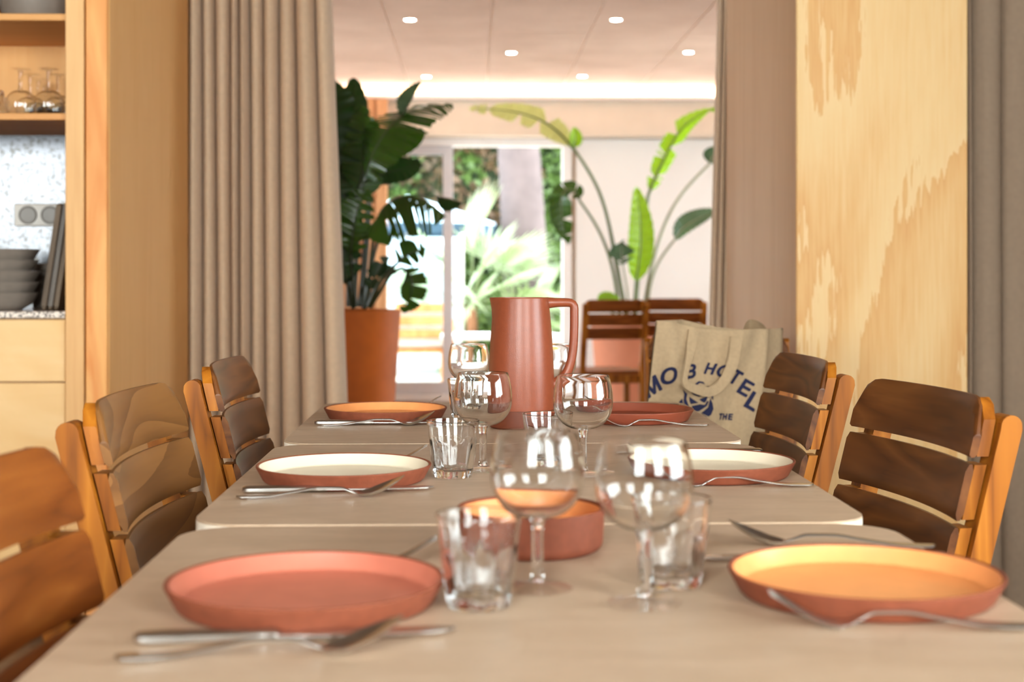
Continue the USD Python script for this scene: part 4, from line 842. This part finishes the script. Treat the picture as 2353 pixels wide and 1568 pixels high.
# ------------------------------------------------------------------ the garden beyond the door
struct('ground', box(-14, 14, YF+0.15, 30, -0.12, -0.03, 0), 'terrace', label='pale sunlit terrace outside the garden door', cat='ground')
hy = 18.0
hd = thing('hedge', 'tall green hedge with dry brown patches behind the terrace', 'hedge')
nx, nz = 60, 24; T = np.zeros((nx, nz, 3))
for i, x in enumerate(np.linspace(-7, 7, nx)):
    for j, z in enumerate(np.linspace(-0.03, 4.6, nz)):
        T[i, j] = (x, hy+0.9*(meshkit.fbm(np.array([x*0.9, z*0.9, 3.0]), 4)-0.5)+0.35, z)
B = T.copy(); B[:, :, 1] = hy+1.6
obj('inner_mass', shell(T, B), 'hedge_core', hd, 60)
def leaves(nq, dry, seed):
    rs = np.random.RandomState(seed); Vs, Fs = [], []
    x = rs.uniform(-4.2, 4.8, nq*3); z = rs.uniform(0, 4.6, nq*3)
    f = meshkit.fbm(np.stack([x*0.9, z*0.9, np.full(nq*3, 3.0)], 1), 4); dr = meshkit.fbm(np.stack([x*1.1, z*1.1, np.full(nq*3, 8.0)], 1), 3)
    keep = (dr > 0.63) if dry else (dr <= 0.66); x, z, f = x[keep][:nq], z[keep][:nq], f[keep][:nq]
    y = hy+0.9*(f-0.5)+0.35-rs.uniform(-0.02, 0.22, len(x)); n = len(x)
    a = rs.normal(size=(n, 3)); a /= np.linalg.norm(a, axis=1, keepdims=True); b = np.cross(a, rs.normal(size=(n, 3))); b /= np.linalg.norm(b, axis=1, keepdims=True)
    s = rs.uniform(0.05, 0.10, (n, 1)); c = np.stack([x, y, z], 1)
    V = np.stack([c-a*s, c+b*s*0.5, c+a*s, c-b*s*0.5], 1).reshape(-1, 3); k = np.arange(n)*4
    return trimesh.Trimesh(V, np.vstack([np.stack([k, k+1, k+2], 1), np.stack([k, k+2, k+3], 1)]), process=False)
obj('green_foliage', leaves(16000, False, 1), 'hedge_leaf', hd, False, kind='stuff')
obj('dry_foliage', leaves(5000, True, 2), 'hedge_leaf_dry', hd, False, kind='stuff', label='dry brown foliage')
# palm trunk
pt = thing('palm_tree', 'thick pale palm trunk standing before the hedge', 'palm')
zz = np.linspace(-0.03, 5.2, 60); cx0 = at(1212, 700, 15.6)[0]; cx1 = at(1192, 340, 15.6)[0]; y0 = at(1212, 700, 15.6)[1]
V = []; ns = 40
for z in zz:
    r = 0.275-0.022*max(z, 0)**0.8+0.02*math.exp(-z*2); c_ = cx0+(cx1-cx0)*np.clip((z-0.7)/1.7, -1, 3)
    for k in range(ns):
        a = 2*math.pi*k/ns; rr = r*(1+0.05*(meshkit.fbm(np.array([math.cos(a)*2, math.sin(a)*2, z*1.5]), 3)-0.5)+0.02*math.sin(z*26))
        V.append((c_+rr*math.cos(a), y0+rr*math.sin(a), z))
obj('trunk', trimesh.Trimesh(np.array(V), grid_faces(60, ns).tolist()+[(i*ns+ns-1, i*ns, (i+1)*ns) for i in range(59)]+[(i*ns+ns-1, (i+1)*ns, (i+1)*ns+ns-1) for i in range(59)], process=False), 'bark', pt, 60)
def big_frond(m0, ang, L=2.2):
    V, F = [], []
    for k in range(46):
        t_ = 0.15+0.85*k/45; c_ = np.array([L*t_, 0, 0.9*t_-1.3*t_**2]);
        for s in (-1, 1):
            l = 0.62*math.sin(math.pi*min(1, t_*0.9+0.1))+0.05; o = len(V)
            V += [c_, c_+np.array([0.045, 0, 0]), c_+np.array([l*0.55, s*l*0.8, -l*0.35])]; F.append((o, o+1, o+2))
    m = trimesh.Trimesh(np.array(V), np.array(F), process=False)
    return rot(cat_([m, tube([(0, 0, 0), (L*0.5, 0, 0.125), (L, 0, -0.4)], [0.02, 0.012, 0.004], 6, 16)]), ang, (0, 0, 1))
ct = (cx0+(cx1-cx0)*3, y0, 5.15)
for k in range(14): obj('frond', mv(big_frond(0, k*137.5), *ct), 'frond_leaf', pt, False)
# fan palms
def fan(L, spread, n, rs):
    V, F = [], []
    for k in range(n):
        a = (k/(n-1)-0.5)*spread; d = np.array([math.cos(a), math.sin(a), 0]); s = np.array([-d[1], d[0], 0]); o = len(V)
        l = L*(0.75+0.25*math.cos(a*0.6))*rs.uniform(0.93, 1.05); w = 0.5*spread/n*l*0.42
        V += [np.zeros(3), d*l*0.5+s*w+(0, 0, -0.012), d*l*0.5+(0, 0, 0.012), d*l*0.5-s*w+(0, 0, -0.012), d*l+(0, 0, -0.10*l)]
        F += [(o, o+1, o+2), (o, o+2, o+3), (o+1, o+4, o+2), (o+2, o+4, o+3)]
    return trimesh.Trimesh(np.array(V), np.array(F), process=False)
def fan_palm(label, base, crown_h, fr, seed, stalk=0.45):
    rs = np.random.RandomState(seed); t = thing('fan_palm', label, 'palm', base)
    obj('stem', tube([(0, 0, 0), (0.02, 0, crown_h*0.5), (0, 0, crown_h)], [0.07, 0.06, 0.05], 10, 14), 'bark_brown', t, 60)
    for (az, el, L, st) in fr:
        d = np.array([math.cos(math.radians(az))*math.cos(math.radians(el)), math.sin(math.radians(az))*math.cos(math.radians(el)), math.sin(math.radians(el))])
        p0 = np.array([0, 0, crown_h]); p1 = p0+d*st*stalk
        m = fan(L, math.radians(rs.uniform(150, 200) if el < 70 else 80.0), 17, rs)
        tilt = -el+rs.uniform(-5, 20); m = rot(m, rs.uniform(-60, 60), (1, 0, 0)); m = rot(m, tilt, (0, 1, 0)); m = rot(m, az, (0, 0, 1))
        f = obj('frond', mv(m, *p1), 'frond_leaf', t, False)
        obj('frond_stalk', tube([p0, (p0+p1)/2+np.array([0, 0, 0.02]), p1], [0.013, 0.010, 0.007], 6, 8), 'stem_green', f, 60)
    return t
b1 = at(1082, 760, 14.4)
FR = [(80, 78, .75, 1.3), (200, 62, .6, 1.0), (300, 55, .6, 1.0), (350, 50, .6, 1.2), (20, 40, .55, 1.2), (250, 35, .6, 1.0), (310, 22, .55, 1.1), (345, 10, .6, 1.2), (190, 20, .6, 1.0), (120, 40, .6, 1.0), (270, 5, .5, 1.0), (325, -10, .55, 1.1), (220, -5, .55, 1.0), (60, 60, .6, 1.2)]
fan_palm('bright fan palm with pointed white-lit fronds beside the door frame', (b1[0], b1[1], -0.03), 0.72, FR, 4)
b2 = at(1250, 760, 14.9)
fan_palm('low fan palm in front of the pale palm trunk', (b2[0], b2[1], -0.03), 0.32, [(a, e_, .55, .9) for a, e_ in ((200, 50), (250, 30), (300, 60), (340, 30), (20, 50), (90, 70), (150, 40), (280, 10))], 6)
t = thing('shrub', 'leafy green shrub at the foot of the bright fan palm', 'shrub', (b1[0]+0.35, b1[1]+0.3, -0.03))
rs = np.random.RandomState(3); c_ = rs.normal(size=(1500, 3))*(0.22, 0.2, 0.22)+(0, 0, 0.42); c_[:, 2] = np.maximum(c_[:, 2], 0.06)
a = rs.normal(size=(1500, 3)); a /= np.linalg.norm(a, axis=1, keepdims=True); bq = np.cross(a, rs.normal(size=(1500, 3))); bq /= np.linalg.norm(bq, axis=1, keepdims=True); k = np.arange(1500)*4
obj('foliage', trimesh.Trimesh(np.stack([c_-a*.05, c_+bq*.025, c_+a*.05, c_-bq*.025], 1).reshape(-1, 3), np.vstack([np.stack([k, k+1, k+2], 1), np.stack([k, k+2, k+3], 1)]), process=False), 'hedge_leaf', t, False, kind='stuff')
obj('stem', tube([(0, 0, 0), (0, 0.02, 0.25), (0.03, 0, 0.5)], [0.02, 0.015, 0.008], 8, 10), 'bark_brown', t, 60)
# garden furniture
def lounge_chair(label, loc, rz):
    t = thing('garden_chair', label, 'chair', loc, rz, 'white-cushioned wooden garden chairs')
    for sx in (-0.29, 0.25):
        for sy in (-0.30, 0.26): obj('leg', box(sx, sx+0.045, sy, sy+0.045, 0, 0.62 if sx < 0 else 0.40, 0.005), 'outdoor_wood', t, False)
    for sy in (-0.30, 0.26): obj('side_rail', box(-0.245, 0.25, sy, sy+0.04, 0.30, 0.37, 0.004), 'outdoor_wood', t, False)
    obj('seat_frame', box(-0.26, 0.28, -0.255, 0.255, 0.31, 0.35, 0.004), 'outdoor_wood', t, False)
    for k in range(3): obj('back_slat', box(-0.285, -0.255, -0.255, 0.255, 0.45+k*0.12, 0.53+k*0.12, 0.006), 'outdoor_wood', t, False)
    obj('seat_cushion', box(-0.24, 0.29, -0.25, 0.25, 0.352, 0.47, 0.03), 'cushion_white', t, 40)
    obj('back_cushion', box(-0.25, -0.12, -0.25, 0.25, 0.475, 0.74, 0.03), 'cushion_white', t, 40)
    return t
p = at(962, 800, 13.4); lc = lounge_chair('white-cushioned wooden garden chair seen through the closed glass sash', (p[0], p[1], -0.03), 100)
p = at(1285, 800, 13.4); copy_of(lc, 'white-cushioned wooden garden chair seen beside the jug handle', (p[0], p[1], -0.03), 160)
t = thing('garden_table', 'low white garden table with wooden legs left of the jug', 'table', tuple(at(1100, 800, 12.9)[:2])+(-0.03,))
obj('tabletop', box(-0.34, 0.34, -0.3, 0.3, 0.46, 0.50, 0.006), 'cushion_white', t, False)
for sx in (-0.30, 0.26):
    for sy in (-0.26, 0.22): obj('leg', box(sx, sx+0.04, sy, sy+0.04, 0, 0.46, 0.004), 'outdoor_wood', t, False)
# white parasol and canvas windbreak seen through the closed sash
p = at(955, 700, 15.2)
t = thing('garden_parasol', 'pale parasol with dark underside behind the glass sash', 'parasol', (p[0]-0.1, p[1]+0.3, -0.03))
obj('pole', lathe([(0, 0), (0.02, 0), (0.02, 1.86), (0, 1.86)], 12), 'frame_white', t)
obj('canopy', lathe([(0, 1.90), (0.35, 1.80), (0.95, 1.60), (0.97, 1.57), (0.93, 1.575), (0.35, 1.775), (0, 1.87)], 8), 'canvas_blue', t, False)
obj('valance', lathe([(0.94, 1.46), (0.955, 1.46), (0.97, 1.572), (0.955, 1.572), (0.94, 1.46)], 8), 'parasol_dark', t, False)
obj('base', lathe([(0, 0), (0.25, 0), (0.24, 0.06), (0, 0.07)], 24), 'frame_white', t)
t = thing('canvas_screen', 'pale blue canvas windbreak below the parasol behind the glass sash', 'screen', (p[0]-0.35, p[1]-0.6, -0.03))
obj('cloth', box(-0.95, 0.85, -0.006, 0.006, 0.08, 1.42, 0.002), 'canvas_blue', t, False)
for xx in (-0.95, 0.85): obj('post', box(xx-0.02, xx+0.02, -0.025, 0.025, 0, 1.46, 0.004), 'frame_white', t, False)
